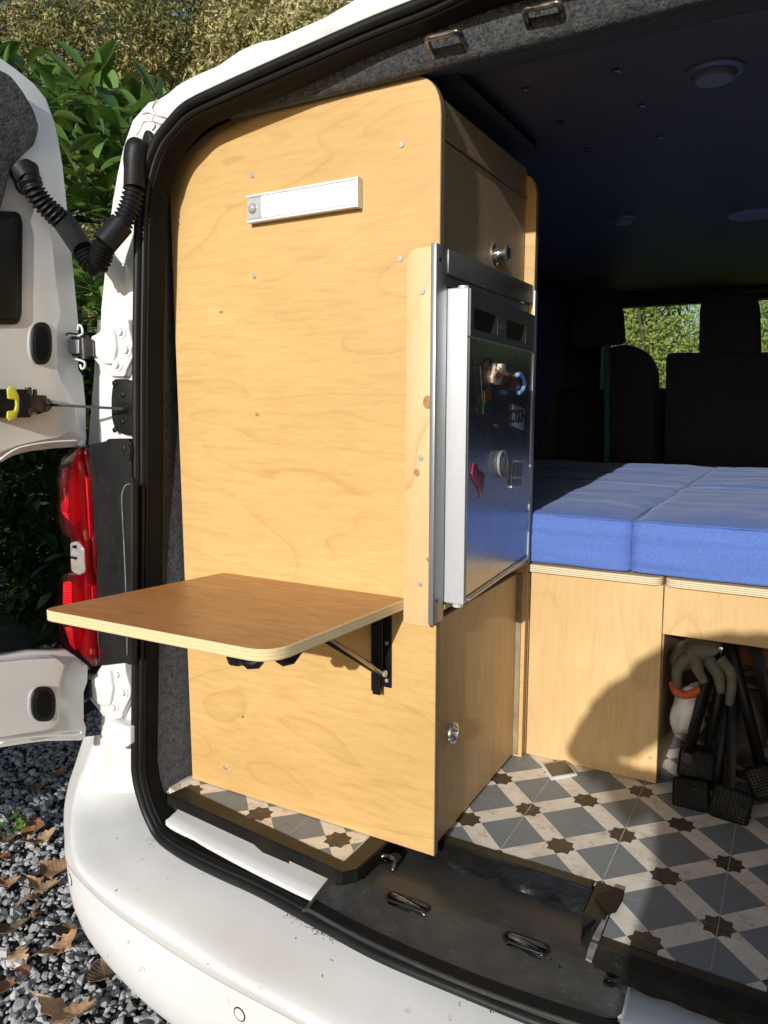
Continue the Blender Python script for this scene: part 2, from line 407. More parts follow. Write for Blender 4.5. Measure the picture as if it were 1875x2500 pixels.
def foliage(name, cols, rough=.45, trans=.25, spec=.5):
    n = N(name); at_ = n.new('ShaderNodeAttribute', attribute_name='tint'); r = at_.outputs['Fac']
    ob = n.new('ShaderNodeObjectInfo').outputs['Random']; f = n.math('FRACT', n.math('ADD', r, ob))
    k = len(cols) - 1; col = n.ramp(f, [(i / k, c) for i, c in enumerate(cols)])
    n.fin(col, rough, 0., None); n.b.inputs['Specular IOR Level'].default_value = spec
    tl = n.new('ShaderNodeBsdfTranslucent'); n.link(n.mix(.5, col, (.30, .40, .05)), tl.inputs[0])
    m = n.new('ShaderNodeMixShader'); m.inputs[0].default_value = trans
    n.link(n.b.outputs[0], m.inputs[1]); n.link(tl.outputs[0], m.inputs[2]); n.link(m.outputs[0], n.t.nodes['Material Output'].inputs[0]); return n.m
LAUREL_D = foliage('shaded_laurel_leaf', [(.012, .03, .006), (.02, .045, .009), (.03, .055, .012)], .4, .08, .3)  # shade inside the bush put into a darker leaf colour
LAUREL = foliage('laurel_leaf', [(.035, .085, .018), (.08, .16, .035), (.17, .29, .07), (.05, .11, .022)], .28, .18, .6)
OLIVE = foliage('olive_yellow_leaf', [(.05, .055, .018), (.12, .12, .035), (.26, .24, .075), (.46, .39, .16), (.58, .49, .26), (.34, .30, .11), (.09, .11, .03)], .5, .2)
OLIVED = foliage('dark_tree_leaf', [(.03, .035, .012), (.05, .055, .02), (.07, .08, .025)], .6, .1)
HEDGE = foliage('hedge_leaf', [(.10, .15, .025), (.30, .38, .07), (.44, .50, .13), (.20, .26, .05)], .45, .25)
BARK = plain('bark', (.09, .065, .045), (.05, .038, .028), 20, .9, bump=.8, bscale=60, bdist=.006, stretch=(1, 1, .2))
TWIG = plain('twig', (.14, .11, .07), (.09, .07, .05), 40, .8)
def leafm(name, a, b, vein):
    n = N(name); f = n.ramp(n.noise(45, None, 5, .7), [(.35, 0.), (.7, 1.)]); sep = n.new('ShaderNodeSeparateXYZ'); n.link(n.co, sep.inputs[0])
    col = n.mix(f, a, b); v = n.math('LESS_THAN', n.math('ABSOLUTE', sep.outputs[1]), .0007); col = n.mix(v, col, vein)
    w = n.math('SINE', n.math('MULTIPLY', n.math('ADD', sep.outputs[0], n.math('ABSOLUTE', sep.outputs[1])), 500))
    return n.fin(col, .6, 0., n.bump(w, .25, .001))
DEAD = [leafm('dead_oak_leaf', (.46, .27, .14), (.30, .16, .08), (.55, .36, .2)),
        leafm('dead_rust_leaf', (.40, .18, .09), (.22, .09, .05), (.46, .27, .15)),
        leafm('dead_tan_leaf', (.55, .36, .20), (.38, .23, .12), (.62, .45, .28)),
        leafm('dead_brown_leaf', (.24, .16, .09), (.10, .065, .04), (.35, .24, .15))]
def gravel_mat():
    n = N('grey_gravel_stone'); t = n.new('ShaderNodeAttribute', attribute_name='tint').outputs['Fac']
    base = n.ramp(t, [(0, (.10, .10, .105)), (.25, (.28, .28, .285)), (.6, (.45, .45, .455)), (.9, (.60, .60, .59)), (1, (.72, .70, .64))])
    col = n.mix(n.math('MULTIPLY', n.ramp(n.noise(160, None, 4, .7), [(.35, 0.), (.7, 1.)]), .4), base, (.18, .18, .18))
    return n.fin(col, .85, 0., n.bump(n.noise(220, None, 3), .5, .0015))
GRAVEL = gravel_mat()
SOIL = plain('dark_damp_soil', (.022, .020, .018), (.05, .046, .04), 60, .95, bump=1., bscale=90, bdist=.01)
# ================================================================ the van
van = thing('camper_van', 'white camper van with its rear doors open, fitted out with plywood furniture', 'van', (0.12, 1.6, -.58))
XC = .12
def mir(p): return Vector((2 * XC - p[0], p[1], p[2]))
# outer line of the rubber seal, left half (top centre -> bottom centre)
top = [at(px, py, 1, -.065) for px, py in [(900, 55), (700, 143), (548, 211), (464, 253), (422, 295), (392, 333), (371, 380), (359, 422), (348, 464), (342, 548), (340, 675), (337, 900), (337, 1350), (333, 1800), (335, 1884)]]
bot = [at(350, 1948, 1, -.066), at(371, 2002, 1, -.068)] + [at(px, py, 2, -.10) for px, py in [(401, 2050), (464, 2095), (548, 2137), (645, 2181), (789, 2259), (934, 2336)]]
top = [Vector((XC, -.078, 1.352)), Vector((.01, -.067, 1.345))] + top
botc = Vector((XC, bot[-1].y - .002, -.10))
half = top + bot
seal_ctrl = half + [botc] + [mir(p) for p in half[::-1]][:-1]
SP = catmull(seal_ctrl, 5, True)
nS = len(SP)
def inw(i):
    d = (SP[(i + 1) % nS] - SP[i - 1]).normalized(); v = Vector((0, -1, 0)).cross(d)
    c = Vector((XC, SP[i].y, .6)) - SP[i]
    if v.dot(c) < 0: v = -v
    v.y = 0; return v.normalized()
NY = lambda i: Vector((0, -1, 0))
prof = [(0, -.01), (0, .009), (.002, .016), (.007, .021), (.013, .021), (.017, .017), (.0185, .010), (.0200, .010), (.0215, .014), (.0245, .013), (.026, .008), (.026, -.01)]
bm = sweep(SP, prof, inw, NY)
seal = obj('door_seal', bm, RUBBER, van, auto=50)
# ribbed inner edging of the seal
def off(i, w, h=0): return SP[i] + inw(i) * w + Vector((0, -h, 0))
prof2 = [(.0255, -.034), (.0255, .004), (.0275, .0065), (.0300, .005), (.0305, -.010), (.032, -.013), (.032, -.034)]
bm = sweep(SP, prof2, inw, NY)
obj('seal_edging', bm, RUBBER2, van, auto=30)

# ---- painted rear frame: pillar and roof edge, left side (mirrored to the right)
outl = [(359, 247), (337, 262), (321, 287), (304, 329), (291, 380), (274, 464), (262, 548), (249, 675), (240, 760), (236, 900), (236, 1060), (240, 1300), (243, 1500), (245, 1700), (238, 1800)]
roofl = [(950, -45), (880, -15), (790, 40), (700, 80), (658, 98), (629, 99), (600, 112), (561, 131), (544, 152), (464, 186), (422, 211), (397, 236), (378, 243)]
OUT = [at(px, py, 1, -0.0650) for px, py in roofl + outl]
# resample both lines by arclength share and fill between with a small crown
def resample(P, n):
    P = [Vector(p) for p in P]; L = [0]
    for a, b in zip(P, P[1:]): L.append(L[-1] + (b - a).length)
    out = []
    for k in range(n):
        s = L[-1] * k / (n - 1); j = 0
        while j < len(P) - 2 and L[j + 1] < s: j += 1
        q = (s - L[j]) / max(1e-9, L[j + 1] - L[j]); out.append(P[j].lerp(P[j + 1], min(1, max(0, q))))
    return out
INN = top[1:] + [at(345, 1935, 1, -.065)]
OUTX = OUT + [at(238, 1860, 1, -.065), at(240, 1935, 1, -.065)]
# pair by fractions: corner aligned
def pair(A, B_, ka, kb, n1, n2):
    return resample(A[:ka + 1], n1)[:-1] + resample(A[ka:], n2), resample(B_[:kb + 1], n1)[:-1] + resample(B_[kb:], n2)
ka = len(roofl); kb = 5
RO, RI = pair(OUTX, INN, ka, kb, 22, 30)
rows = []
for fr, dy in ((0, .012), (.06, .001), (.15, 0), (.5, -.004), (.85, 0), (1.0, .004)):
    rows.append([RO[i].lerp(RI[i], fr) + Vector((0, dy, 0)) for i in range(len(RO))])
back = [[p + Vector((-.035, .04, .01)) for p in rows[0]], [Vector((-.80, .14, p.z)) if p.z < 1.25 else p + Vector((-.06, .3, .06)) for p in rows[0]],
        [Vector((-.80, 3.1, p.z)) if p.z < 1.25 else p + Vector((-.06, 3.0, .06)) for p in rows[0]]]
allrows = back[::-1] + rows
bm = loft(allrows)
bm = loft([[mir(p) for p in r] for r in allrows], bm)
obj('body_shell', bm, WHITE, van, auto=35)
# roof sheet and front
bm = box(-.45, .69, .10, 3.2, 1.36, 1.40, .02)
obj('roof', bm, WHITE, van, auto=40)
bm = prism(xz([(-.80, -.35), (-.80, .25), (-.80, .95), (-.80, 1.3), (.0, 1.3), (-.0, 1.28), (-.78, 1.28)][:4] + [(-.78, 1.3), (-.78, -.35)], 3.1), (0, .02, 0))
bm = box(-.80, -.5, 3.1, 3.2, -.35, 1.43, 0, bm); bm = box(.8, 1.04, 3.1, 3.2, -.35, 1.43, 0, bm); bm = box(-.5, .8, 3.1, 3.2, -.35, .80, 0, bm)
obj('body_front', bm, WHITE, van)
bm = box(-.5, .8, 3.1, 3.2, at(1622, 742, 1, 3.1).z, 1.43)
obj('windscreen_header', bm, DARKP, van)
bm = box(-.5, .8, 3.14, 3.146, .80, at(1622, 742, 1, 3.1).z)
obj('windscreen', bm, GLASS, van)
# lower body corner seen between door and pillar, shaded strip
bm = prism([at(px, py, 1, -0.0200) for px, py in [(236, 780), (229, 900), (216, 1060), (212, 1110), (240, 1110), (243, 1000), (243, 780)]], (0, .05, 0), .004)
obj('body_gutter', bm, WHITE, van, auto=40)
# joint cracks of sealant on the corner of the roof
def crackline(pts, r=.0011):
    return tube(catmull([at(px, py, 1, -0.0685) for px, py in pts], 4), r, 5)
bm = crackline([(383, 243), (372, 262), (380, 277), (372, 292), (379, 305), (371, 318)])
for pl in ([(346, 277), (362, 275), (376, 281), (392, 284), (420, 292)], [(349, 298), (372, 296), (388, 301), (405, 306)], [(333, 330), (343, 315), (349, 300)], [(337, 395), (344, 388)][::-1] + [(309, 388), (318, 386)]):
    bm = merge(bm, crackline(pl, .0009))
tag(obj('sealant_crack', bm, plain('brown_sealant', (.30, .25, .18), (.5, .46, .40), 90, .8), van), kind='stuff')

# ---- carpet lining between the seal and the plywood
PANC = [(-.30, 1.282), (-.356, 1.282), (-.408, 1.279), (-.441, 1.273), (-.475, 1.263), (-.503, 1.250), (-.528, 1.235), (-.546, 1.220), (-.556, 1.205), (-.5615, 1.188), (-.563, 1.165)]
PAN = [Vector((x, 0, z)) for x, z in rnd([(0.0, .0), (0.0, 1.281), (-.40, 1.281), (-.563, 1.14), (-.563, 0)], [0, .065, .09, .10, 0], 8)]
A = [off(i, .032, -.028) for i in range(0, nS // 2)]
Ai = [p for p in A if p.x < -.02 and (p.z > .0 or p.x < -.50)]
Ai = [p for p in Ai if p.z > -.03]
Bp = [Vector((x, 0.012, z)) for x, z in [(0.0, 1.293)] + [(x - .009, z + .009) for x, z in PANC] + [(-.574, -.02)]]
def bylen(P):
    k = min(range(len(P)), key=lambda i: abs(P[i].z - 1.05) + (10 if P[i].x > -.4 else 0)); return k
Aq, Bq = pair(Ai, resample(Bp, 200), bylen(Ai), bylen(resample(Bp, 200)), 34, 30)
rows = [Aq, [a.lerp(b, .3) + Vector((-.008, 0, .006)) for a, b in zip(Aq, Bq)], [a.lerp(b, .75) + Vector((-.006, 0, .005)) for a, b in zip(Aq, Bq)], Bq,
        [Vector((p.x, .47, p.z)) for p in Bq], [Vector((p.x - .05, .60, p.z + (.05 if p.z > 1.2 else 0))) for p in Bq], [Vector((p.x - .05, 3.1, p.z + (.05 if p.z > 1.2 else 0))) for p in Bq]]
bm = loft(rows)
obj('wall_lining', bm, CARPET, van, smooth=True)
bm = box(.86, .90, -.08, 3.1, -.1, 1.36)
obj('wall_lining', bm, CARPET, van)
# ---- header carpet and ceiling
hp = [(-.050, 1.345), (-.047, 1.318), (-.038, 1.298), (-.024, 1.278), (-.014, 1.274), (.02, 1.283), (.137, 1.3195), (.16, 1.345)]
rows = [[Vector((x, y - .004 * math.sin((x - XC) * 3), z + (0.004 if k < 4 else 0) * max(-1, 1 - ((x - XC) / .25) ** 2))) for x in [-.40 + .045 * j for j in range(29)]] for k, (y, z) in enumerate(hp)]
bm = loft(rows)
obj('header_lining', bm, CARPET_H, van, smooth=True)
bm = box(-.60, .90, .137, 3.1, 1.32, 1.345)
obj('ceiling', bm, CEIL, van)
bm = lathe([(.0, 0), (.0035, 0), (.0062, -.0005), (.0078, -.0025), (.0078, -.003), (.004, -.0035), (0, -.003)], (0, 0, 0), (0, 0, 1), 16)
snap = bake(bm, 'snap_button', CHROME)
for px, py in [(1283, 218), (1503, 173), (1367, 298), (1565, 258), (1434, 365), (1610, 335)]:
    p = at(px, py, 2, 1.3185); inst('snap_button', snap, van, p)
# ceiling lamps
def ceiling_light(px, py, r, style):
    p = at(px, py, 2, 1.3195)
    bm = lathe([(r * 1.5, 0), (r * 1.48, -.003), (r * 1.2, -.006), (r * 1.1, -.002)], p, (0, 0, 1), 32)
    o = obj('ceiling_light', bm, plain('lamp_rim_%d' % px, (.30, .30, .34), None, 20, .3, .3), van, auto=50)
    bm = lathe([(r * 1.05, -.001), (r * 1.05, -.012), (r * .95, -.016), (0, -.017)], p, (0, 0, 1), 32)
    obj('lamp_body', bm, plain('lamp_grey_%d' % px, (.34, .34, .36), None, 20, .4), o, auto=40)
ceiling_light(1745, 172, .030, 0); ceiling_light(1522, 532, .026, 0)
p = at(1838, 523, 2, 1.3195)
bm = lathe([(.066, 0), (.064, -.004), (.048, -.006), (.047, -.002)], p, (0, 0, 1), 32); vent = obj('roof_vent', bm, LGREY, van, auto=40)
bm = None
for k in range(5): bm = box(p.x - .045, p.x + .045, p.y - .036 + k * .018, p.y - .028 + k * .018, p.z - .005, p.z - .001, 0, bm)
obj('vent_slats', bm, LGREY, vent)
# steel loops under the header
def loop(pa, pb, la):
    a = at(pa[0], pa[1], 1, -.045); b = at(pb[0], pb[1], 1, -.045)
    dn = Vector((0, .055, -.006))
    pts = catmull([a + dn, a + dn * .5, a + Vector((0.002, .004, 0)), a.lerp(b, .1) - Vector((0, .004, 0)), a.lerp(b, .9) - Vector((0, .004, 0)), b + Vector((-.002, .004, 0)), b + dn * .5, b + dn], 4)
    obj('tie_down_loop', tube(pts, .0042, 10), SATIN if la else CHROME, van, smooth=True)
BRZ = plain('scuffed_black_steel', (.03, .028, .026), (.35, .31, .25), 60, .22, .8)
def loop2(pa, pb, pc, pd):
    a = at(*pa, 1, -.056); b = at(*pb, 1, -.056); c = at(*pc, 1, -.020); d = at(*pd, 1, -.020)
    pts = catmull([c, c.lerp(a, .75), a.lerp(b, .06), a.lerp(b, .3), a.lerp(b, .7), a.lerp(b, .94), d.lerp(b, .75), d], 5)
    obj('tie_down_loop', tube(pts, .0044, 10), BRZ, van, smooth=True)
loop2((1040, 96), (1122, 76), (1062, 143), (1138, 122)); loop2((1278, 26), (1368, 6), (1297, 75), (1376, 60))
# ---- cab: dashboard, seats
bm = box(-.75, .99, 2.75, 3.1, -.1, .86, .05)
obj('dashboard', bm, DARKP, van, auto=40)
def seatpoly(pts, y, t, name, mat, parent, bev=.03):
    return obj(name, prism([at(px, py, 1, y) for px, py in pts], (0, t, 0), bev, seg=3), mat, parent, auto=50)
s1 = seatpoly(rnd([(1478, 850), (1530, 838), (1575, 858), (1597, 905), (1600, 1160), (1478, 1160)], [8, 20, 20, 10, 0, 0], 4), 2.22, .14, 'seat_back', DARK, van)
hr = seatpoly(rnd([(1395, 715), (1500, 700), (1515, 760), (1519, 838), (1390, 850)], 14, 4), 2.20, .09, 'headrest', DARK, s1, .02)
seatpoly([(1474, 842), (1488, 838), (1487, 1160), (1473, 1160)], 2.18, .03, 'seat_piping', TEAL, s1, .004)
s2 = seatpoly(rnd([(1626, 868), (1640, 861), (2150, 858), (2150, 1160), (1620, 1160)], [6, 6, 6, 0, 0], 4), 2.22, .14, 'seat_back', DARK, van)
seatpoly(rnd([(1705, 862), (1708, 745), (1725, 715), (1840, 712), (1853, 740), (1857, 862)], 12, 4), 2.20, .09, 'headrest', DARK, s2, .02)
# rear view side pillars and upper cab trim
bm = box(-.80, -.44, 2.9, 3.1, .7, 1.32); obj('windscreen_pillar', bm, DARKP, van)
bm = prism(xz([(-.50, 1.33), (.7, 1.33), (.7, 1.305), (.2, 1.30), (.13, 1.265), (-.36, 1.265), (-.50, 1.27)], 2.85), (0, .05, 0), .008)
obj('sun_visor', bm, DARKP, van, auto=40)

# ---- floor: tiles, grout, timber edging
TS = .1785; TX = .0925; TY = .2305
def clip(poly, a, b):
    """keep the part left of a->b"""
    out = []; d = lambda p: (b[0] - a[0]) * (p[1] - a[1]) - (b[1] - a[1]) * (p[0] - a[0])
    for i in range(len(poly)):
        p, q = poly[i], poly[(i + 1) % len(poly)]; dp, dq = d(p), d(q)
        if dp >= 0: out.append(p)
        if (dp >= 0) != (dq >= 0): t = dp / (dp - dq); out.append((p[0] + (q[0] - p[0]) * t, p[1] + (q[1] - p[1]) * t))
    return out
g1 = at(445, 1902 + 26, 2, 0); 
e1a = at(452, 1921, 2, 0); e1b = at(837, 2102, 2, 0)
e2a = at(1092, 2062 - 22, 2, 0); e2b = at(1418, 2178 - 25, 2, 0); 
print('edges', e1a, e1b, e2a, e2b)
REG = [[(-.572, e1a.y), (e1b.x, e1b.y), (e1b.x + .002, .10), (e1b.x + .002, 1.3), (-.572, 1.3)],
       [(e1b.x + .002, .072), (.300, .068), (.300, 1.3), (e1b.x + .002, 1.3)],
       [(.300, -.055), (.86, -.055), (.86, 1.3), (.300, 1.3)]]
floor = obj('floor', prism(xy([(-.58, -.05), (-.13, -.09), (-.13, .06), (.30, .06), (.30, -.05), (.87, -.05), (.87, 2.7), (-.58, 2.7)], -.022), (0, 0, .0214)), GROUT, van)
full = None
for i in range(-5, 6):
    for j in range(-3, 8):
        cx, cy = TX + (i + .5) * TS, TY + (j + .5) * TS
        if cy > 1.25: continue
        h = TS / 2 - .0007; sq = [(cx - h, cy - h), (cx + h, cy - h), (cx + h, cy + h), (cx - h, cy + h)]
        bm = None; area = 0
        for R_ in REG:
            p = sq
            for a, b in zip(R_, R_[1:] + R_[:1]):
                if len(p) > 2: p = clip(p, a, b)
            if len(p) > 2:
                ar = abs(sum(p[k][0] * p[(k + 1) % len(p)][1] - p[(k + 1) % len(p)][0] * p[k][1] for k in range(len(p)))) / 2
                if ar < 1e-5: continue
                q = [p[k] for k in range(len(p)) if (Vector(p[k]) - Vector(p[k - 1])).length > 1e-5]
                if len(q) < 3: continue
                area += ar; bm = prism([(x - cx, y - cy, 0) for x, y in q], (0, 0, .003), 0, bm)
        if bm is None: continue
        if area > 4 * h * h * .999:
            if full is None: full = bake(bm, 'tile', TILE)
            else: bm.free()
            me = full
        else: me = bake(bm, 'tile', TILE)
        inst('tile', me, floor, (cx, cy, -.003))
# timber edging, black paint worn to brown
def timber(pts, t, z0=-.024, z1=.0015):
    o = obj('floor_edging', prism(xy(pts, z0), (0, 0, z1 - z0), .003, seg=1), [BLACKWOOD, TIMBERTOP], van, auto=30)
    for p in o.data.polygons:
        if p.normal.z > .9: p.material_index = 1
    return o
oA = at(408, 1940, 2, 0); oB = at(835, 2133, 2, 0); oC = at(930, 2062, 2, 0); iC = at(862, 2057, 2, 0)
iA = Vector((e1a.x, e1a.y, 0))
timber([(oA.x, oA.y), (oB.x, oB.y), (oB.x + .018, oB.y + .02), (oB.x + .03, .10), (e1b.x + .004, .10), (e1b.x + .001, e1b.y), (iA.x, iA.y - .001)], 0)
timber([(-.09, .050), (.262, .046), (.262, .071), (-.09, .073)], 0, -.026)
timber([(.262, -.02), (.2995, -.02), (.2995, .071), (.262, .071)], 0, -.026, .001)
timber([(.2995, -.078), (.86, -.078), (.86, -.056), (.2995, -.056)], 0, -.045)
timber([(.2995, -.056), (.3020, -.056), (.3020, .068), (.2995, .068)], 0, -.02, .001)
# notched block under the edging and raw batten ends
a = at(615, 2040, 1, -.093); b = at(700, 2090, 1, -.098)
obj('edging_block', prism([at(618, 2032, 1, -.092), at(705, 2075, 1, -.098), at(706, 2110, 1, -.098), at(640, 2082, 1, -.094), at(618, 2062, 1, -.092)], (0, .03, 0), .002), BLACKWOOD, van)
obj('batten_end', prism([at(705, 2078, 1, -.0975), at(722, 2086, 1, -.0975), at(722, 2098, 1, -.0975), at(706, 2112, 1, -.0975)], (0, .03, 0), .001), RAWWOOD, van)
obj('batten_end', prism([at(483, 1993, 1, -.075), at(530, 2012, 1, -.08), at(528, 2018, 1, -.08), at(510, 2010, 1, -.078)], (0, .03, 0), .001), RAWWOOD, van)
# ---- white painted sill beneath the edging
rows = [[Vector((x, y + .00 - .065 * (1 - min(1, abs(x - XC) / .7) ** 2), z)) for x in [-.585 + .0735 * k for k in range(20)]] for y, z in ((-.0695, -.076), (-.068, -.069), (-.062, -.0645), (-.04, -.0615), (.04, -.0615), (.16, -.0615))]
obj('sill_panel', loft(rows), WHITE, van, smooth=True)

# ---- worn black plastic sill trim with slots
def trimz(y):
    P = [(-.175, -.078), (-.150, -.070), (-.122, -.060), (-.108, -.052), (-.082, -.036), (-.070, -.031), (-.05, -.0295), (.02, -.030), (.075, -.030)]
    for (a, za), (b, zb) in zip(P, P[1:]):
        if a <= y <= b: return za + (zb - za) * (y - a) / (b - a)
    return P[0][1] if y < P[0][0] else P[-1][1]
slots = []
for (pa, pb) in (((953, 2177), (1040, 2227)), ((1237, 2277), (1334, 2330))):
    a = at(*pa, 2, -.036); b = at(*pb, 2, -.036); slots.append((a.x, b.x, (a.y + b.y) / 2))
print('slots', slots)
def front_y(x): return -.160 + .03 * min(1, ((x - XC) / .40) ** 2)
def lw(x): return .0
def left_edge(y): return -.176 + (y + .12) * .30 if y < -.085 else (-.150 + max(0, (y + .085)) * .25)
def right_edge(y): return .345 if y < -.09 else .325 - max(0, y + .03) * .45
bm = B(); nx, ny = 150, 60; grid = {}
def inslot(x, y, pad=0):
    for x0, x1, yc in slots:
        yy = y - yc; r = .0095 + pad
        xa, xb = x0 + .0095, x1 - .0095
        dx = max(xa - x, 0, x - xb)
        if dx * dx + yy * yy < r * r: return True
    return False
for j in range(ny + 1):
    for i in range(nx + 1):
        t = j / ny; y = 0; x = -.2 + .56 * i / nx
        y = front_y(x) + (.078 - front_y(x)) * t
        xl, xr = left_edge(y), right_edge(y)
        x = xl + (xr - xl) * i / nx
        z = trimz(y + (.160 + front_y(x)) * .3)
        dip = 0
        for x0, x1, yc in slots:   # pressed hollow round each slot
            cx = (x0 + x1) / 2; q = ((x - cx) / .075) ** 2 + ((y - yc) / .03) ** 2
            dip += .008 * math.exp(-q * 1.1)
        e = min(i, nx - i) / nx
        z -= .010 * max(0, 1 - e * 22) ** 2
        grid[i, j] = bm.verts.new((x, y, z - dip * .6))
for j in range(ny):
    for i in range(nx):
        v = [grid[i, j], grid[i + 1, j], grid[i + 1, j + 1], grid[i, j + 1]]
        c = sum((q.co for q in v), Vector()) / 4
        if inslot(c.x, c.y): continue
        bm.faces.new(v)
bmesh.ops.delete(bm, geom=[v for v in bm.verts if not v.link_faces], context='VERTS')
r = bmesh.ops.extrude_face_region(bm, geom=bm.faces[:])
for v in [g for g in r['geom'] if isinstance(g, bmesh.types.BMVert)]: v.co.z -= .006
sill = obj('sill_trim', bm, SILL, van, auto=50)
for x0, x1, yc in slots:
    path = []
    r_ = .0105
    for k in range(40):
        s = k / 40 * 2 * math.pi; cx = (x1 - .0095) if math.cos(s) > 0 else (x0 + .0095)
        path.append(Vector((cx + r_ * math.cos(s), yc + r_ * math.sin(s), trimz(yc) - .0005)))
    obj('slot_rim', tube(path, .0022, 8, closed=True), SATIN, sill, smooth=True)
    a = Vector((x0 + .004, yc + .006, -.040)); b = Vector((x1 - .004, yc - .001, -.048))
    obj('slot_loop', tube(catmull([a + Vector((0, 0, -.02)), a, a.lerp(b, .5) + Vector((0, 0, .003)), b, b + Vector((0, 0, -.02))], 5), .005, 8), BRZ, sill, smooth=True)
# ribs along the front of the trim
bm = None
for k in range(7):
    pts = [Vector((x, front_y(x) + .003 + .0024 * k, trimz(front_y(x) + .003 + .0024 * k + (.160 + front_y(x)) * .3) + .0006)) for x in [-.165 + .0155 * q for q in range(34)]]
    bm = tube(pts, .0009, 5, bm)
tag(obj('sill_rib', bm, RUBBER2, sill, smooth=True), kind='stuff')
# screws and hook on the trim
pan = bake(lathe([(.0085, 0), (.0085, .0015), (.007, .0025), (.0035, .0025), (.003, .0012), (0, .0012)], (0, 0, 0), (0, 0, 1), 18), 'trim_screw', SATIN)
for px, py, z in ((830, 2155, -.034), (1487, 2401, -.030), (939, 2106, -.027)):
    inst('trim_screw', pan, sill, at(px, py, 2, z))
p = at(930, 2112, 2, -.027)
obj('hook', tube(catmull([p + Vector((-.01, 0, 0)), p + Vector((.0, .012, .012)), p + Vector((.022, .008, .012)), p + Vector((.026, -.004, 0))], 5), .0035, 8), BRZ, sill, smooth=True)
# crumpled black film hanging off the inner edging, torn grey tape at the corner
def ribbon(name, A_, B__, n, amp, mat, freq=9):
    rows = []
    for j in range(7):
        row = []
        for i in range(n):
            s = i / (n - 1); a = Vector(A_[0]).lerp(Vector(A_[1]), s); b = Vector(B__[0]).lerp(Vector(B__[1]), s); p = a.lerp(b, j / 6)
            w = noise.noise(Vector((s * freq, j * .5, 3.3))) * amp
            row.append(p + Vector((noise.noise(Vector((s * freq, j, 9))) * amp * .4, w * (j / 6), w * .6 - (noise.noise(Vector((s * 7, 5, 1))) * amp if j == 6 else 0))))
        rows.append(row)
    bm = loft(rows); r = bmesh.ops.extrude_face_region(bm, geom=bm.faces[:])
    for v in [g for g in r['geom'] if isinstance(g, bmesh.types.BMVert)]: v.co += Vector((0, .0008, -.0008))
    return obj(name, bm, mat, van, auto=35)
ribbon('loose_film', ((-.02, .052, -.002), (.262, .046, .001)), ((-.03, .025, -.026), (.27, .018, -.027)), 60, .005, TAPE)
ribbon('loose_film', ((.262, .046, .0), (.285, -.03, -.002)), ((.255, .02, -.024), (.268, -.04, -.026)), 20, .006, TAPE)
ribbon('loose_film', ((.285, -.075, .002), (.62, -.074, .0)), ((.30, -.082, -.045), (.62, -.082, -.05)), 70, .0022, TAPE, 9)
q = [at(px, py, 2, -.004) for px, py in [(1478, 2236), (1490, 2240), (1470, 2285), (1456, 2320), (1444, 2352), (1430, 2345), (1436, 2318), (1452, 2280)]]
obj('torn_tape', prism(q, (0, 0, .004), .001), GREYTAPE, van)
q = [at(px, py, 2, .003) for px, py in [(1452, 2195), (1478, 2190), (1500, 2170), (1524, 2178), (1518, 2205), (1505, 2228), (1482, 2235), (1470, 2222)]]
obj('torn_tape', prism(q, (0, 0, .004), .001), BLACKWOOD, van, label='torn brown black film folded over the floor corner')

# ---- bumper
SO = [SP[i] for i in range(nS)]
lv = []
def line(pts, z): return [at(px, py, 2, zz) for (px, py), zz in zip(pts, z if isinstance(z, list) else [z] * len(pts))]
n_ = 9
L0 = line([(300, 1790), (333, 1850), (338, 1900), (350, 1953), (371, 2010), (403, 2060), (464, 2103), (548, 2145), (643, 2190), (787, 2270), (932, 2346), (1077, 2406)], [.03, -.02, -.07, -.10] + [-.106] * 8)
L1 = line([(262, 1793), (262, 1850), (262, 1910), (268, 1970), (296, 2040), (345, 2110), (420, 2165), (510, 2215), (620, 2265), (760, 2345), (900, 2420), (1050, 2490)], [.03, -.03, -.08, -.108] + [-.116] * 8)
L2 = line([(236, 1795), (219, 1860), (198, 1915), (186, 1975), (186, 2053), (212, 2125), (300, 2195), (422, 2266), (548, 2350), (700, 2434), (860, 2520), (1040, 2600)], [.02, -.05, -.095, -.122] + [-.130] * 8)
L3 = line([(225, 1797), (205, 1860), (184, 1915), (172, 1975), (169, 2053), (190, 2130), (278, 2212), (402, 2290), (530, 2376), (690, 2466), (850, 2560), (1040, 2650)], [.0, -.065, -.11, -.138] + [-.148] * 8)
L4 = line([(205, 1800), (186, 1860), (168, 1915), (157, 1975), (158, 2045), (167, 2112), (253, 2205), (380, 2298), (530, 2392), (700, 2483), (870, 2580), (1050, 2680)], [-.03, -.10, -.145, -.172] + [-.183] * 8)
def down(L, dz, inn):
    out = []
    for p in L:
        out.append(Vector((p.x + inn * .5, p.y + inn, p.z + dz)))
    return out
L5 = down(L4, -.012, .002); L6 = down(L4, -.10, .006); L7 = down(L4, -.19, .03); L8 = down(L4, -.235, .07); L9 = down(L4, -.24, .2)
Ls = [L0, L1, L2, L3, L4, L5, L6, L7, L8, L9]
Ls2 = []
for L in Ls:
    e = catmull(L, 5)
    last = e[-1]; 
    # continue to the van's centre and mirror
    cen = [last.lerp(Vector((XC + .25, last.y - .004, last.z)), k / 4) for k in range(1, 5)]
    Ls2.append(e + [p for p in cen if p.x > last.x])
nmin = min(len(l) for l in Ls2)
rows = [[r[k] for k in range(nmin)] for r in Ls2]
rr = []
for j in range(nmin):
    col = catmull([rows[i][j] for i in range(len(rows))], 4); rr.append(col)
bm = loft(rr)
# right half beyond the picture
ext = []
for col in rr[-1:]:
    ext = [[p + Vector((dx, dy, 0)) for p in col] for dx, dy in ((0, 0), (.3, .0), (.55, .06), (.66, .2), (.68, .5))]
bm = loft(ext, bm)
bumper = obj('bumper', bm, BUMPER, van, auto=60)
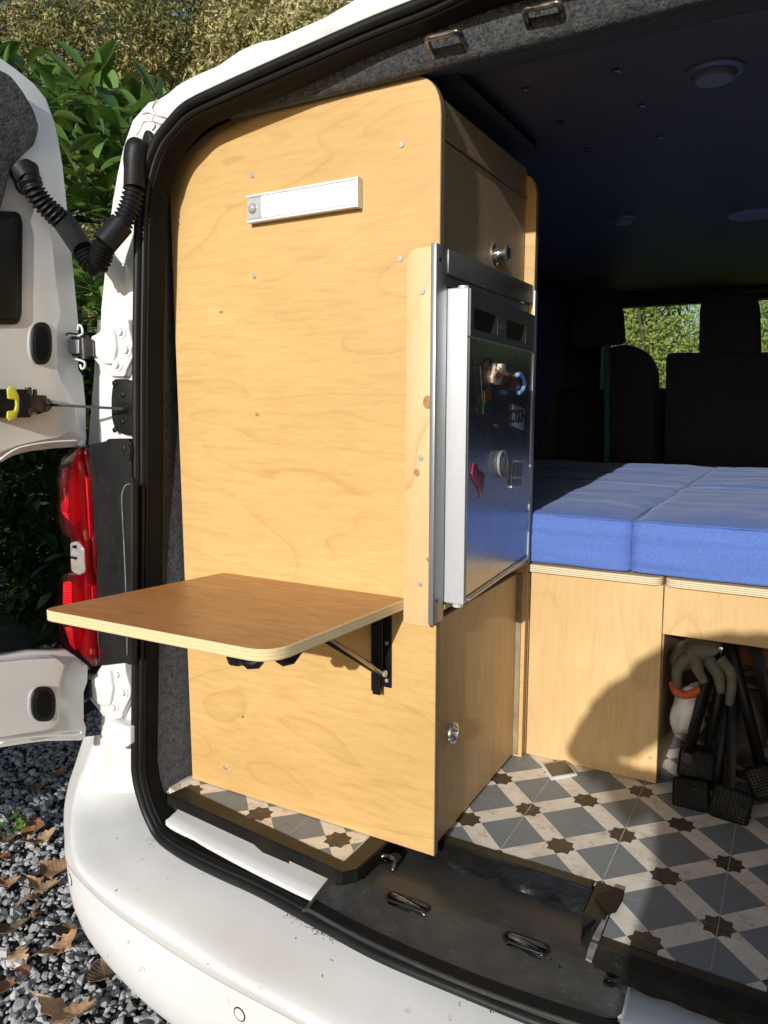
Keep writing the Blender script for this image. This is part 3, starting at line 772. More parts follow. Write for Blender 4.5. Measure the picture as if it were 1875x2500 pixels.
# seam line and parking sensors on the bumper
bm = tube([p + Vector((0, -.0004, 0)) for p in Ls2[4][8:]], .0007, 5)
obj('bumper_seam', bm, plain('grey_seam', (.33, .33, .32), None, 30, .6), bumper)
BMESH = bumper.data
from mathutils.bvhtree import BVHTree
dg_vs = [v.co + ORG[bumper.name] for v in BMESH.vertices]
bvh = BVHTree.FromPolygons(dg_vs, [tuple(p.vertices) for p in BMESH.polygons])
def hit(px, py):
    d = ray(px, py).normalized(); return bvh.ray_cast(CAM, d)
for px, py in ((585, 2476), (172, 2148)):
    loc, nrm, i_, d_ = hit(px, py)
    if loc is None: continue
    if nrm.dot(CAM - loc) < 0: nrm = -nrm
    s = obj('parking_sensor', lathe([(.0105, -.002), (.0105, .0012), (.009, .0018), (0, .0018)], loc, nrm, 24), BUMPER, bumper, auto=40)
    obj('sensor_ring', lathe([(.0128, -.002), (.0128, .0006), (.0104, .0008), (.0104, -.002)], loc, nrm, 24), SATIN, s)
# moss and grit in the joint beside the seal
bm = B(); 
def grit(px, py, n, sx, sy, r0, r1):
    for _ in range(n):
        loc, nrm, i_, d_ = hit(px + random.gauss(0, sx), py + random.gauss(0, sy))
        if loc is None: continue
        r = random.uniform(r0, r1); t = B(); bmesh.ops.create_icosphere(t, subdivisions=1, radius=r)
        for v in t.verts: v.co = Vector((v.co.x * random.uniform(.5, 1.8), v.co.y * random.uniform(.5, 1.5), v.co.z * .6)) + loc
        merge(bm, t)
for k in range(16):
    s = k / 15; grit(700 + 130 * s, 2234 + 68 * s, 7, 8, 4, .0004, .0013)
grit(377, 2050, 40, 12, 9, .0004, .0012)
for px, py in ((724, 2290), (768, 2284), (812, 2345), (786, 2382), (283, 2172), (346, 2099), (507, 2352), (1120, 2452), (1200, 2470)): grit(px, py, 3, 2, 2, .0006, .0016)
tag(obj('moss_and_grit', bm, plain('moss_grit', (.07, .065, .03), (.03, .028, .02), 200, .9), bumper), kind='stuff')
# cap at the foot of the pillar
q = rnd([(244, 1792), (262, 1760), (318, 1776), (318, 1818), (288, 1835), (268, 1822)], [10, 14, 3, 3, 8, 10], 5)
obj('pillar_foot_cap', prism([at(px, py, 1, -0.0950) for px, py in q], (0, .032, 0), .006, seg=3), BUMPER, van, auto=50)

# ---- tail light and its black surround
q = rnd([(186, 1100), (215, 1086), (258, 1077), (264, 1071), (312, 1072), (319, 1082), (320, 1165), (324, 1172), (324, 1624), (312, 1622), (305, 1618), (240, 1626), (238, 1540), (231, 1466), (221, 1267), (213, 1158), (200, 1118)], [3, 4, 2, 3, 6, 3, 4, 4, 0, 3, 3, 4, 3, 6, 10, 10, 6], 4)
trim = obj('light_surround', prism([at(px, py, 1, -0.0930) for px, py in q], (0, .030, 0), .008, seg=3), TRIM, van, auto=45)
q = rnd([(296, 1225), (302, 1200), (314, 1180), (323, 1176), (323, 1612), (308, 1612)], [10, 12, 10, 0, 0, 8], 5)
obj('surround_pod', prism([at(px, py, 1, -0.1070) for px, py in q], (0, .014, 0), .006, seg=3), TRIM, trim, auto=45)
obj('pod_edge', tube(catmull([at(px, py, 1, -.108) for px, py in [(318, 1181), (306, 1186), (299, 1204), (298, 1230), (303, 1330), (308, 1450), (311, 1600)]], 5), .0016, 6), plain('worn_highlight_edge', (.10, .10, .10), (.22, .22, .21), 60, .4), trim, smooth=True)  # paler tube draws the highlight along the worn pod edge
obj('surround_lip', tube(catmull([at(px, py, 1, -.0945) for px, py in [(202, 1108), (214, 1160), (221, 1210), (224, 1270), (234, 1466), (240, 1545), (242, 1615)]], 5), .0022, 6), plain('lip_edge', (.05, .05, .05), (.10, .10, .10), 60, .3), trim, smooth=True)
q = rnd([(294, 1096), (300, 1084), (313, 1086), (317, 1100), (315, 1126), (306, 1112)], 3, 3)
obj('screw_tab', prism([at(px, py, 1, -0.0975) for px, py in q], (0, .02, 0), .002), TRIM, trim, auto=45)
p = at(304, 1094, 1, -0.0985)
obj('surround_screw', lathe([(.0045, 0), (.0045, .0014), (.002, .002), (0, .002)], p, (0, -1, 0), 14), DSTEEL, trim)
# lamp: lofted body from slices
SL = [(1092, 183, 200), (1104, 168, 205), (1122, 146, 208), (1150, 140, 213), (1200, 138, 218), (1267, 138, 222), (1296, 144, 224), (1310, 156, 225), (1322, 167, 226), (1360, 169, 228), (1392, 168, 229), (1402, 150, 230), (1420, 145, 231), (1484, 144, 233), (1556, 147, 237), (1585, 158, 239), (1606, 180, 240), (1620, 200, 240), (1626, 215, 236)]
def lampy(s): return -.112 - .030 * math.sin(min(1, s * 1.1) * math.pi * .5)
rows = []
for py, xl, xr in SL:
    row = []
    for k in range(11):
        s = k / 10; y = -.050 - .062 * (1 - (1 - min(1, s / .62)) ** 2.2) + .014 * max(0, (s - .62) / .38) ** 2
        if py < 1100 or py > 1615: y += .012
        row.append(at(xl + (xr - xl) * s, py, 1, y))
    rows.append([Vector((row[0].x + .02, .01, row[0].z))] + row + [Vector((row[-1].x + .005, -.03, row[-1].z))])
rows = [catmull([rows[i][k] for i in range(len(rows))], 3) for k in range(len(rows[0]))]
lamp = obj('tail_light', loft(rows), LENS, van, smooth=True)
inner = [[p + Vector((.004, .012, 0)) for p in r] for r in rows[1:-1]]
obj('lamp_housing', loft(inner), plain('dark_red_housing', (.20, .004, .008), (.10, .002, .004), 20, .25), lamp, smooth=True)
def refl(pts, y, t, mat, nm='reflector'):
    obj(nm, prism([at(px, py, 1, y) for px, py in rnd(pts, 5, 3)], (0, t, 0), .003), mat, lamp, auto=40)
refl([(152, 1140), (172, 1145), (192, 1185), (196, 1270), (178, 1285), (150, 1255), (146, 1180)], -.1015, .02, REFL)
refl([(145, 1182), (160, 1190), (166, 1235), (164, 1256), (148, 1250)], -.1055, .02, REFL2, 'inner_reflector')
refl([(200, 1150), (212, 1170), (218, 1262), (220, 1320), (208, 1318), (204, 1240)], -.104, .02, REFL2)
refl([(153, 1420), (180, 1424), (198, 1450), (200, 1490), (152, 1484)], -.1015, .02, REFL)
refl([(155, 1530), (190, 1536), (218, 1560), (226, 1600), (200, 1602), (170, 1575)], -.1015, .02, REFL2)
refl([(204, 1420), (226, 1430), (228, 1480), (206, 1480)], -.104, .02, REFL2)
o = obj('reversing_lamp', prism([at(px, py, 1, -0.1150) for px, py in rnd([(169, 1325), (184, 1322), (203, 1338), (206, 1398), (190, 1406), (172, 1395)], 6, 4)], (0, .03, 0), .004, seg=3), CLEARLAMP, lamp, auto=45)
obj('lamp_bar', prism([at(px, py, 1, -0.1165) for px, py in [(172, 1358), (187, 1360), (187, 1367), (172, 1364)]], (0, .004, 0), .001), SATIN, o)
obj('lamp_bar', prism([at(px, py, 1, -0.1165) for px, py in [(176, 1332), (186, 1331), (186, 1340), (176, 1338)]], (0, .004, 0), .001), SATIN, o)

# ---- hinges on the pillar
def hinge(dx, dy):
    f = lambda pts: [(px + dx, py + dy) for px, py in pts]
    q = f(rnd([(220, 822), (240, 812), (262, 780), (272, 776), (312, 778), (315, 810), (327, 850), (325, 868), (307, 905), (303, 920), (262, 918), (240, 890), (222, 868)], [6, 8, 6, 6, 5, 8, 5, 6, 8, 5, 10, 8, 5], 4))
    h = obj('hinge', prism([at(px, py, 1, -0.0810) for px, py in q], (0, .016, 0), .003, seg=2), WHITE, van, auto=40)
    q = f(rnd([(228, 826), (250, 815), (275, 800), (282, 848), (275, 890), (250, 888), (228, 866)], 8, 4))
    obj('hinge_rib', prism([at(px, py, 1, -0.0890) for px, py in q], (0, .012, 0), .006, seg=3), WHITE, h, auto=60)
    for px, py in f([(297, 810), (311, 854), (288, 890)]):
        c = at(px, py, 1, -0.0810)
        bo = obj('bolt', lathe([(.0125, 0), (.0125, .002), (.0085, .0026)], c, (0, -1, 0), 20), WHITE, h, auto=40)
        obj('bolt_head', lathe([(.0075, .002), (.0075, .0075), (.0065, .008), (0, .008)], c, (0, -1, 0), 6), WHITE, bo)
    # knuckle
    a = at(207 + dx, 848 + dy, 1, -0.0870)
    obj('hinge_pin', tube([a + Vector((0, 0, -.022)), a + Vector((0, 0, .022))], .0095, 12), DSTEEL, h, auto=40)
    obj('hinge_arm', prism([at(px, py, 1, -0.0930) for px, py in f([(163, 820), (200, 822), (228, 832), (230, 870), (200, 872), (165, 870)])], (0, .012, 0), .002), DSTEEL, h)
    obj('hinge_block', prism([at(px, py, 1, -0.1000) for px, py in f(rnd([(166, 828), (192, 829), (192, 864), (166, 862)], 3, 2))], (0, .012, 0), .002), STEEL, h)
    wire = tube(catmull([at(px + dx, py + dy, 1, -0.1010) for px, py in [(163, 870), (161, 845), (163, 816), (182, 815), (200, 819)]], 4), .0018, 6)
    obj('hinge_spring', wire, SATIN, h, smooth=True)
    wire = tube(catmull([at(px + dx, py + dy, 1, -0.1010) for px, py in [(190, 820), (201, 815), (199, 798), (192, 794), (190, 806)]], 4), .0022, 6)
    wire = tube(catmull([at(px + dx, py + dy, 1, -0.1010) for px, py in [(170, 874), (190, 878), (206, 884), (206, 897), (199, 900), (196, 890)]], 4), .0022, 6, wire)
    obj('hinge_clip', wire, WHITE, h, smooth=True)
hinge(0, 0); hinge(-8, 835)
# ---- door check plate and strap
q = rnd([(276, 925), (300, 925), (332, 935), (332, 1064), (300, 1062), (280, 1052), (271, 1020), (270, 970)], [5, 5, 0, 0, 10, 8, 14, 14], 4)
chk = obj('check_plate', prism([at(px, py, 1, -0.0790) for px, py in q], (0, .014, 0), .003, seg=2), TRIM, van, auto=45)
for px, py in ((280, 936), (299, 965), (299, 1030), (281, 1050), (334, 952), (334, 1048)):
    obj('plate_screw', lathe([(.0052, 0), (.0052, .002), (.003, .0028), (.0015, .001), (0, .001)], at(px, py, 1, -0.0795), (0, -1, 0), 14), SATIN, chk, auto=40)
obj('strap_slot', prism([at(px, py, 1, -0.0815) for px, py in rnd([(283, 982), (320, 984), (320, 1012), (283, 1010)], 3, 2)], (0, .006, 0), .001), SATIN, chk)
DD = Vector((-.20, -.98, 0)).normalized(); DN = Vector((.98, -.20, 0)).normalized(); D0 = Vector((-.742, -.075, 0))
def dp(px, py, h=0): return atp(px, py, D0 + DN * h, DN)
sa = at(302, 998, 1, -0.0930); sb = dp(118, 988, .035)
st = obj('check_strap', beam(sa, sb, .005, .003, (0, 0, 1), .0008), SATIN, van)
obj('strap_boot', tube([sb.lerp(sa, .04), sb, sb + DD * .01, sb + DD * .02], [.006, .012, .014, .018], 14), RUBBER, st, auto=50)
bx0 = dp(95, 985, .045)
obj('strap_bracket', beam(bx0 + DD * -.012, bx0 + DD * .06, .022, .03, DN, .003), DSTEEL, st)
obj('strap_housing', beam(bx0 + DD * .02, bx0 + DD * .09, .03, .05, DN, .004), SATIN, st)
for k, (px, py, r) in enumerate(((70, 962, .006), (72, 1012, .006), (86, 967, .004))):
    c = dp(px, py, .055); obj('bracket_bolt', tube([c, c + Vector((0, 0, .012))], r, 10), DSTEEL, st, auto=40)
for cpts in ([(14, 948), (22, 943), (34, 945), (42, 960), (44, 975), (36, 978), (33, 972), (18, 972)], [(30, 1004), (44, 998), (42, 1012), (34, 1026), (20, 1028), (14, 1022), (16, 1008)]):
    pass
q = [(15, 950), (22, 943), (34, 946), (44, 968), (44, 1000), (36, 1024), (22, 1028), (14, 1020), (16, 1004), (33, 1002), (36, 990), (35, 976), (17, 974)]
obj('release_clip', prism([dp(px, py, .075) for px, py in rnd(q, 3, 3)], DN * .006, .0015), YELLOW, st, auto=45)

# ---- left rear door, folded out towards us
dn_ = [(-420, -190), (-200, 20), (-100, 78), (0, 139), (42, 169), (84, 203), (114, 240), (131, 287), (143, 337), (154, 401), (163, 485), (174, 590), (186, 717), (193, 790), (193, 901), (204, 918), (211, 991), (212, 1091), (181, 1092), (136, 1095), (75, 1102), (36, 1112), (0, 1131), (-60, 1180), (-90, 1260), (-90, 1480), (-60, 1570), (0, 1600), (72, 1590), (163, 1587), (188, 1603), (216, 1625), (215, 1665), (206, 1690), (206, 1760), (212, 1775), (210, 1800), (199, 1809), (108, 1811), (54, 1818), (0, 1827), (-200, 1870), (-420, 1900)]
door = obj('rear_door', prism([dp(px, py, 0) for px, py in dn_], -DN * .02, .004, seg=2), WHITE, van, auto=40)
in1 = [(-420, -120), (-200, 70), (-80, 130), (0, 175), (38, 205), (64, 240), (86, 300), (96, 350), (108, 420), (118, 500), (130, 600), (140, 700), (150, 770), (140, 800), (140, 900), (152, 935), (176, 970), (186, 1000), (190, 1040), (150, 1068), (90, 1078), (40, 1090), (0, 1106), (-60, 1150), (-420, 1160)]
obj('inner_panel', prism([dp(px, py, .03) for px, py in rnd(in1, 8, 2)], -DN * .036, .012, seg=3), WHITE, door, auto=60)
in2 = [(-420, 1640), (0, 1618), (72, 1610), (140, 1606), (160, 1622), (150, 1660), (140, 1700), (146, 1760), (132, 1778), (108, 1785), (54, 1793), (0, 1803), (-420, 1850)]
obj('inner_panel', prism([dp(px, py, .03) for px, py in rnd(in2, 6, 2)], -DN * .036, .012, seg=3), WHITE, door, auto=60)
ca = [(-420, 130), (-60, 135), (0, 170), (25, 182), (55, 220), (84, 270), (96, 312), (84, 354), (50, 384), (25, 413), (17, 455), (0, 515), (-60, 530), (-420, 530)]
obj('carpet_patch', prism([dp(px, py, .046) for px, py in rnd(ca, 10, 3)], -DN * .012, .006, seg=3), CARPET_D, door, auto=70)
obj('vent_recess', prism([dp(px, py, .036) for px, py in rnd([(-60, 512), (48, 516), (57, 540), (55, 770), (46, 792), (-60, 792)], [0, 14, 14, 14, 14, 0], 4)], -DN * .008, .003, seg=2), RUBBER, door, auto=50)
obj('vent_panel', prism([dp(px, py, .039) for px, py in rnd([(-60, 524), (38, 526), (46, 545), (44, 764), (38, 780), (-60, 780)], [0, 12, 12, 12, 12, 0], 4)], -DN * .008, .002, seg=2), SATIN, door, auto=50)
def grommet(cx, cy, w, h):
    q = [(cx + w * abs(math.cos(t)) ** .75 * math.copysign(1, math.cos(t)), cy + h * abs(math.sin(t)) ** .75 * math.copysign(1, math.sin(t))) for t in [k * math.pi / 14 for k in range(28)]]
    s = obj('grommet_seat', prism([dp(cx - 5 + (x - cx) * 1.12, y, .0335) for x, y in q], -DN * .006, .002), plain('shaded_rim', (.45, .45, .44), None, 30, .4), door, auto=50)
    g = obj('grommet', prism([dp(x, y, .038) for x, y in q], -DN * .008, .003, seg=2), TRIM, door, auto=50)
    q2 = [(cx + (x - cx) * .72, cy + (y - cy) * .78) for x, y in q]
    obj('grommet_centre', prism([dp(x, y, .0395) for x, y in q2], -DN * .006, .002, seg=2), RUBBER2, g, auto=50)
grommet(103, 838, 26, 52); grommet(108, 1720, 30, 43)
c = dp(197, 1083, .004); obj('door_plug', lathe([(.008, 0), (.007, .004), (.003, .006), (0, .006)], c, DN, 16), WHITE, door, smooth=True)
obj('door_fold', tube(catmull([dp(px, py, .033) for px, py in [(0, 1122), (40, 1096), (90, 1084), (140, 1078), (190, 1076)]], 4), .0022, 6), WHITE, door, smooth=True)
obj('door_fold', tube(catmull([dp(px, py, .02) for px, py in [(0, 1814), (60, 1802), (120, 1796), (190, 1794), (200, 1785)]], 4), .0025, 6), WHITE, door, smooth=True)

# ---- wiring conduit between door and pillar
def corr(path, r, pitch=.0075, amp=.0028, bm=None):
    P = resample(catmull(path, 8), 0x60); L = sum((b - a).length for a, b in zip(P, P[1:])); n = int(L / pitch) * 6
    P = resample(P, n); return tube(P, [r + amp * math.sin(2 * math.pi * i / 6) for i in range(n)], 14, bm)
P1 = [dp(72, 435, .05), dp(78, 455, .055), dp(100, 490, .055), dp(130, 520, .055), dp(158, 545, .05)]
Vb = [at(245, 610, 1, -0.1550), at(232, 650, 1, -0.1600), at(215, 640, 1, -0.1650)]
e1 = P1[-1]; e2 = at(207, 615, 1, -.145)
u1 = at(255, 595, 1, -.135); u2 = at(298, 545, 1, -.112)
w2 = at(328, 460, 1, -.098)
con = obj('wiring_conduit', corr(P1, .0175), RUBBER, van, smooth=True)
obj('conduit_sleeve', tube([e1, e1.lerp(e2, .5), e2], .0205, 16), TRIM, con, auto=50)
obj('conduit_elbow', corr([e2, at(222, 640, 1, -.140), at(238, 642, 1, -.136), u1], .0195, .006, .0018), RUBBER2, con, smooth=True)
obj('conduit_sleeve', tube([u1, u1.lerp(u2, .5), u2], .0215, 16), TRIM, con, auto=50)
obj('conduit_bellows', corr([u2, at(317, 505, 1, -.102), w2], .0170), RUBBER, con, smooth=True)
obj('conduit_socket', tube(catmull([w2, at(329, 420, 1, -.094), at(333, 375, 1, -.090), at(346, 345, 1, -.082)], 5), [.0185] * 6 + [.019, .020, .021, .021, .0215, .022, .0215, .019, .016, .010], 18), TRIM, con, auto=60)
q = [(cx, cy) for cx, cy in [(372 + 14 * math.cos(t), 360 + 44 * math.sin(t)) for t in [k * math.pi / 12 for k in range(24)]]]
obj('socket_flange', prism([at(px - 14, py, 1, -0.0780) for px, py in q], (0, .01, 0), .003), TRIM, con, auto=50)
q = [(66 + 28 * math.cos(t), 430 + 44 * math.sin(t)) for t in [k * math.pi / 12 for k in range(24)]]
obj('door_socket', prism([dp(px, py, .042) for px, py in q], -DN * .014, .005, seg=2), TRIM, con, auto=50)
obj('door_spout', tube([dp(60, 420, .04), dp(72, 440, .052)], [.026, .019], 16), TRIM, con, auto=50)
# ================================================================ kitchen cabinet
cab = thing('kitchen_cabinet', 'tall pale plywood kitchen cabinet with a rounded top, standing in the left of the van', 'cabinet', (-.28, .22, 0))
sh = rnd([(0.0, .001), (0.0, 1.282), (-.25, 1.282)], [0, .068, 0], 8) + PANC + [(-.563, .001)]
def faced(o, axis, side_mi=1):
    for p in o.data.polygons:
        if abs(p.normal[axis]) < .75: p.material_index = side_mi
o = obj('side_panel', prism(xz(sh, 0), (0, .015, 0), .0012, seg=1), [BIRCH, EDGE_X], cab, auto=30); faced(o, 1)
sh2 = rnd([(0.010, .0), (0.010, 1.245), (-.5, 1.245), (-.5, .0)], [0, .05, .08, 0], 6)
o = obj('far_side_panel', prism(xz(sh2, .432), (0, .015, 0), .001, seg=1), [BIRCH, EDGE_X], cab, auto=30); faced(o, 1)
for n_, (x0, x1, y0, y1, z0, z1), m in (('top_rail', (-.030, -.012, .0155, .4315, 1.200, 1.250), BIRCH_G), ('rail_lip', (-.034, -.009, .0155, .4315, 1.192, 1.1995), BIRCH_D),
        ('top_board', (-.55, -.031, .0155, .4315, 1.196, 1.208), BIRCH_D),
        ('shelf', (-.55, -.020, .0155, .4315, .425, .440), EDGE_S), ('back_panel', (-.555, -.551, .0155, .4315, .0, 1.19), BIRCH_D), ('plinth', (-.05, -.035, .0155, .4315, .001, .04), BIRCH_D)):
    obj(n_, box(x0, x1, y0, y1, z0, z1, .001, seg=1), m, cab)
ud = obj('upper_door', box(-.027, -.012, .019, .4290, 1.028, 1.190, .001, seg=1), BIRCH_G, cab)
ld = obj('lower_door', box(-.024, -.010, .019, .4270, .006, .418, .001, seg=1), BIRCH_V, cab)
obj('door_edge_strip', box(-.026, .001, .4275, .4315, .006, .420, .0006, seg=1), EDGE_X, cab)
def knob(y, z, x, r, door, long_=True):
    pr = [(r, 0), (r, .002), (r * .82, .0035), (r * .78, .002), (r * .55, .003), (r * .45, .006), (r * .38, .014), (r * .42, .020), (r * .72, .023), (r * .75, .027), (r * .6, .029), (r * .5, .0275), (0, .0272)] if long_ else \
         [(r, 0), (r, .006), (r * .92, .009), (r * .78, .0095), (r * .72, .007), (r * .66, .004), (0, .0035)]
    obj('knob', lathe(pr, (x, y, z), (1, 0, 0), 32), CHROME, door, auto=35)
knob(.262, 1.056, -.012, .020, ud); knob(.083, .194, -.010, .020, ld, False)
# screws
def cross_screw(r):
    bm = lathe([(r, 0), (r, .0006), (r * .85, .0012), (r * .3, .0012), (r * .22, .0004), (0, .0004)], (0, 0, 0), (0, -1, 0), 16)
    box(-r * .12, r * .12, -.0014, -.0009, -r * .6, r * .6, 0, bm); box(-r * .6, r * .6, -.00145, -.0009, -r * .12, r * .12, 0, bm); return bm
SCR = bake(cross_screw(.0048), 'screw', ZINC)
SCRD = bake(lathe([(.0026, 0), (.0026, .0004), (0, .0004)], (0, 0, 0), (0, -1, 0), 10), 'pilot_hole', plain('dark_hole', (.03, .02, .012), None, 20, .9))
sp = [o for o in cab.children if o.name.startswith('side_panel')][0]
for px, py in [(981, 353), (616, 428), (978, 632), (621, 674), (972, 1516), (550, 1874)]:
    q = at(px, py, 1, 0); inst('screw', SCR, sp, (q.x, -.0003, q.z), (0, random.random() * 1.5, 0))
for px, py in [(593, 1750)]:
    q = at(px, py, 1, 0); inst('pilot_hole', SCRD, sp, (q.x, -.0003, q.z), None, (.8, 1, .8))
# knots of the veneer
KN = bake(lathe([(.0042, 0), (.0030, .0002), (0, .0003)], (0, 0, 0), (0, -1, 0), 12), 'veneer_knot', plain('knot_brown', (.42, .24, .10), (.30, .16, .06), 300, .6))
for px, py in [(628, 1012), (540, 762)]:
    q = at(px, py, 1, 0); inst('veneer_knot', KN, sp, (q.x, -.0002, q.z), None, (1.2, 1, .7))
# pine batten on the open edge
bt = obj('batten', prism(xz(rnd([(-.004, .418), (-.004, 1.021), (-.048, 1.021), (-.053, .418)], [0, 0, .030, .010], 6), -.0185), (0, .018, 0), .0015), PINE, cab, auto=40)
for px, py in [(1031, 712), (1027, 1118), (1025, 1426)]:
    q = at(px, py, 1, -.0185); inst('screw', SCR, bt, (q.x, -.0188, q.z), (0, .7, 0))
KN2 = bake(lathe([(.009, 0), (.0075, .0003), (.006, .00035), (.004, .0006), (0, .0006)], (0, 0, 0), (0, -1, 0), 16), 'pine_knot', plain('pine_knot_brown', (.34, .14, .06), (.5, .27, .12), 160, .5))
for px, py, s in [(1045, 982, 1.), (1018, 1154, .6), (1045, 1366, .35)]:
    q = at(px, py, 1, -.0185); inst('pine_knot', KN2, bt, (q.x, -.0186, q.z), None, (s, 1, s * 1.2))

# ================================================================ fridge
fr = thing('fridge', 'built-in grey metallic camper fridge with its door slightly ajar, covered in magnets', 'fridge', (-.2, .22, .44))
obj('frame_post', box(-.0035, .006, -.026, .0150, .424, 1.024, .0015), STEEL, fr, auto=40)
obj('frame_post', box(-.004, .012, .4325, .4520, .442, 1.012, .0015), STEEL, fr, auto=40)
obj('frame_head', box(-.004, .008, .0155, .4320, .984, 1.022, .002), GSTEEL, fr, auto=40)
obj('frame_channel', box(-.012, .000, .0155, .4320, .968, .983, .001), FRIDGEP, fr)
obj('frame_sill', box(-.014, .008, .0155, .4320, .4405, .449, .001), BIRCH_D, fr)
obj('cabinet_body', box(-.45, -.0125, .017, .431, .45, .966, .0), FRIDGEP, fr)
for z in (1.001, .462): obj('post_hole', lathe([(.0035, 0), (.0035, .0004), (0, .0004)], (.006, -.012, z), (1, 0, 0), 12), SATIN, fr)
pl = [(-.004, .018), (.0415, .018), (.014, .428), (-.010, .428)]
door_ = obj('fridge_door', prism(xy([(-.004, .018), (.0400, .018), (.0125, .428), (-.010, .428)], .452), (0, 0, .510), .003, seg=3), SILVER, fr, auto=40)
FN = Vector((.410, .0275, 0)).normalized(); FD = Vector((-.0275, .410, 0)).normalized(); F0 = Vector((.0400, .018, 0))
def fp(s, z, h=0): return F0 + FD * s + FN * h + Vector((0, 0, z))
def fpx(px, py, h=0):
    p = atp(px, py, F0 + FN * h, FN); return p
obj('door_film', prism([fp(.008, .458), fp(.403, .458), fp(.403, .885), fp(.008, .885)], FN * .0014, .0004), FRIDGE, door_)
for a, b in (((.404, .456), (.404, .884)), ((.020, .4565), (.404, .4565))):
    obj('trim_strip', beam(fp(a[0], a[1], .001), fp(b[0], b[1], .001), .004, .004, FN, .001), SILVER, door_)
obj('dark_groove', beam(fp(.012, .464, .0013), fp(.395, .464, .0013), .002, .0035, FN), SATIN, door_)
# handle band with two pockets
W0 = .013
bm = prism([fp(.006, .888), fp(.404, .888), fp(.404, .8995), fp(.006, .8995)], FN * .003)
prism([fp(.006, .933), fp(.404, .933), fp(.404, .960), fp(.006, .960)], FN * .003, 0, bm)
for a, b in ((.006, .022), (.150, .205), (.338, .404)): prism([fp(a, .8996), fp(b, .8996), fp(b, .9329), fp(a, .9329)], FN * .003, 0, bm)
obj('handle_band', bm, FRIDGEP, door_)
for a, b in ((.022, .150), (.205, .338)):
    hp_ = obj('handle_pocket', prism([fp(a, .8997, .0002), fp(b, .8997, .0002), fp(b, .9328, .0002), fp(a, .9328, .0002)], FN * .0006), SATIN, door_)
    pts = [fp(b - .002 - .02 * (1 - (k / 8) ** 1) ** 2, .901 + .03 * k / 8, .0009) for k in range(9)]
    obj('pocket_wall', prism([fp(b - .001, .9005, .0009), fp(b - .001, .9320, .0009), fp(b - .006, .9320, .0009), fp(b - .020, .915, .0009), fp(b - .034, .9005, .0009)], FN * .0016, .0004), plain('pocket_grey_%d' % (a * 1000), (.22, .22, .25), None, 20, .3, .3), hp_)
obj('door_hinge_cap', lathe([(.009, 0), (.009, .006), (0, .007)], fp(.03, .962, -.018), (0, 0, 1), 16), SILVER, door_, auto=40)
obj('door_hinge_foot', lathe([(.009, 0), (.009, -.006), (0, -.007)], fp(.012, .452, -.014), (0, 0, 1), 16), SILVER, door_, auto=40)
obj('door_catch', box(-.004, .006, .20, .215, .962, .972, .001), CHROME, fr)
def text(body, size, loc, rot, mat, parent, name, ext=.0004, align='CENTER'):
    cu = bpy.data.curves.new(name, 'FONT'); cu.body = body; cu.size = size; cu.extrude = ext; cu.align_x = align; cu.align_y = 'CENTER'; cu.resolution_u = 2
    t = bpy.data.objects.new(name, cu); COL.objects.link(t)
    me = bpy.data.meshes.new_from_object(t); bpy.data.objects.remove(t)
    me.materials.clear(); me.materials.append(mat)
    M = Matrix.Translation(Vector(loc)) @ rot.to_4x4(); me.transform(Matrix.Translation(-ORG[parent.name]) @ M)
    o = bpy.data.objects.new(name, me); COL.objects.link(o); o.parent = parent; ORG[o.name] = ORG[parent.name]; return o
def frame_rot(right, normal):
    r = Vector(right).normalized(); n = Vector(normal).normalized(); u = n.cross(r); return Matrix((r, u, n)).transposed()
FR = frame_rot(FD, FN)
INK = plain('black_ink', (.012, .012, .012), None, 20, .5)
text('DOMETIC', .010, fp(.178, .915, .0031), FR, plain('band_print', (.22, .22, .24), None, 20, .4), door_, 'band_lettering', .0001)
# ---- magnets: (each a thing of its own)
def fq(pts, h): return [fpx(px, py, h) for px, py in pts]
r2 = lambda x, y: (980 + x * .2411, 580 + y * .2411)
r3 = lambda x, y: (980 + x * .2411, 1050 + y * .2411)
def magnet(name, label, mat, pts, t, bev=.001, h=.0016, rr=0, n=3):
    P = [r2(*p) if len(p) == 2 else r3(*p[:2]) for p in pts]
    if rr: P = rnd(P, rr, n)
    o = obj(name, prism(fq(P, h), FN * t, bev), mat, None, auto=40); return tag(o, label, 'magnet', 'souvenir magnets on the fridge door')
m = magnet('photo_magnet', 'tall tilted picture magnet, black above and green at its foot, on the fridge door', INK, [(783, 1295), (897, 1217), (920, 1700), (822, 1792)], .004)
obj('picture', prism(fq([r2(*p) for p in [(798, 1300), (888, 1240), (908, 1560), (818, 1625)]], .0058), FN * .0004), plain('night_picture', (.02, .02, .018), (.25, .22, .16), 60, .2), m)
obj('picture_band', prism(fq([r2(*p) for p in [(840, 1560), (910, 1510), (914, 1630), (838, 1690)]], .0064), FN * .0004), plain('orange_print', (.30, .15, .04), (.12, .06, .02), 90, .3), m)
obj('picture_foot', prism(fq([r2(*p) for p in [(828, 1715), (918, 1650), (919, 1695), (824, 1780)]], .0060), FN * .0005), plain('green_print', (.02, .12, .07), None, 30, .3), m)
m = magnet('castle_magnet', 'small white and brown model building magnet at the centre of the fridge door', plain('magnet_white', (.65, .6, .52), (.5, .36, .2), 150, .6), [(870, 1420), (905, 1300), (930, 1380), (938, 1310), (960, 1315), (965, 1278), (1005, 1280), (1008, 1330), (1020, 1340), (1000, 1400), (985, 1400), (950, 1490), (915, 1490), (880, 1470)], .010, .002)
obj('roof', prism(fq([r2(*p) for p in [(925, 1400), (950, 1350), (1000, 1380), (1062, 1385), (1050, 1400), (1000, 1420), (945, 1440)]], .0115), FN * .004, .001), plain('magnet_ochre', (.5, .25, .08), (.3, .12, .04), 150, .6), m)
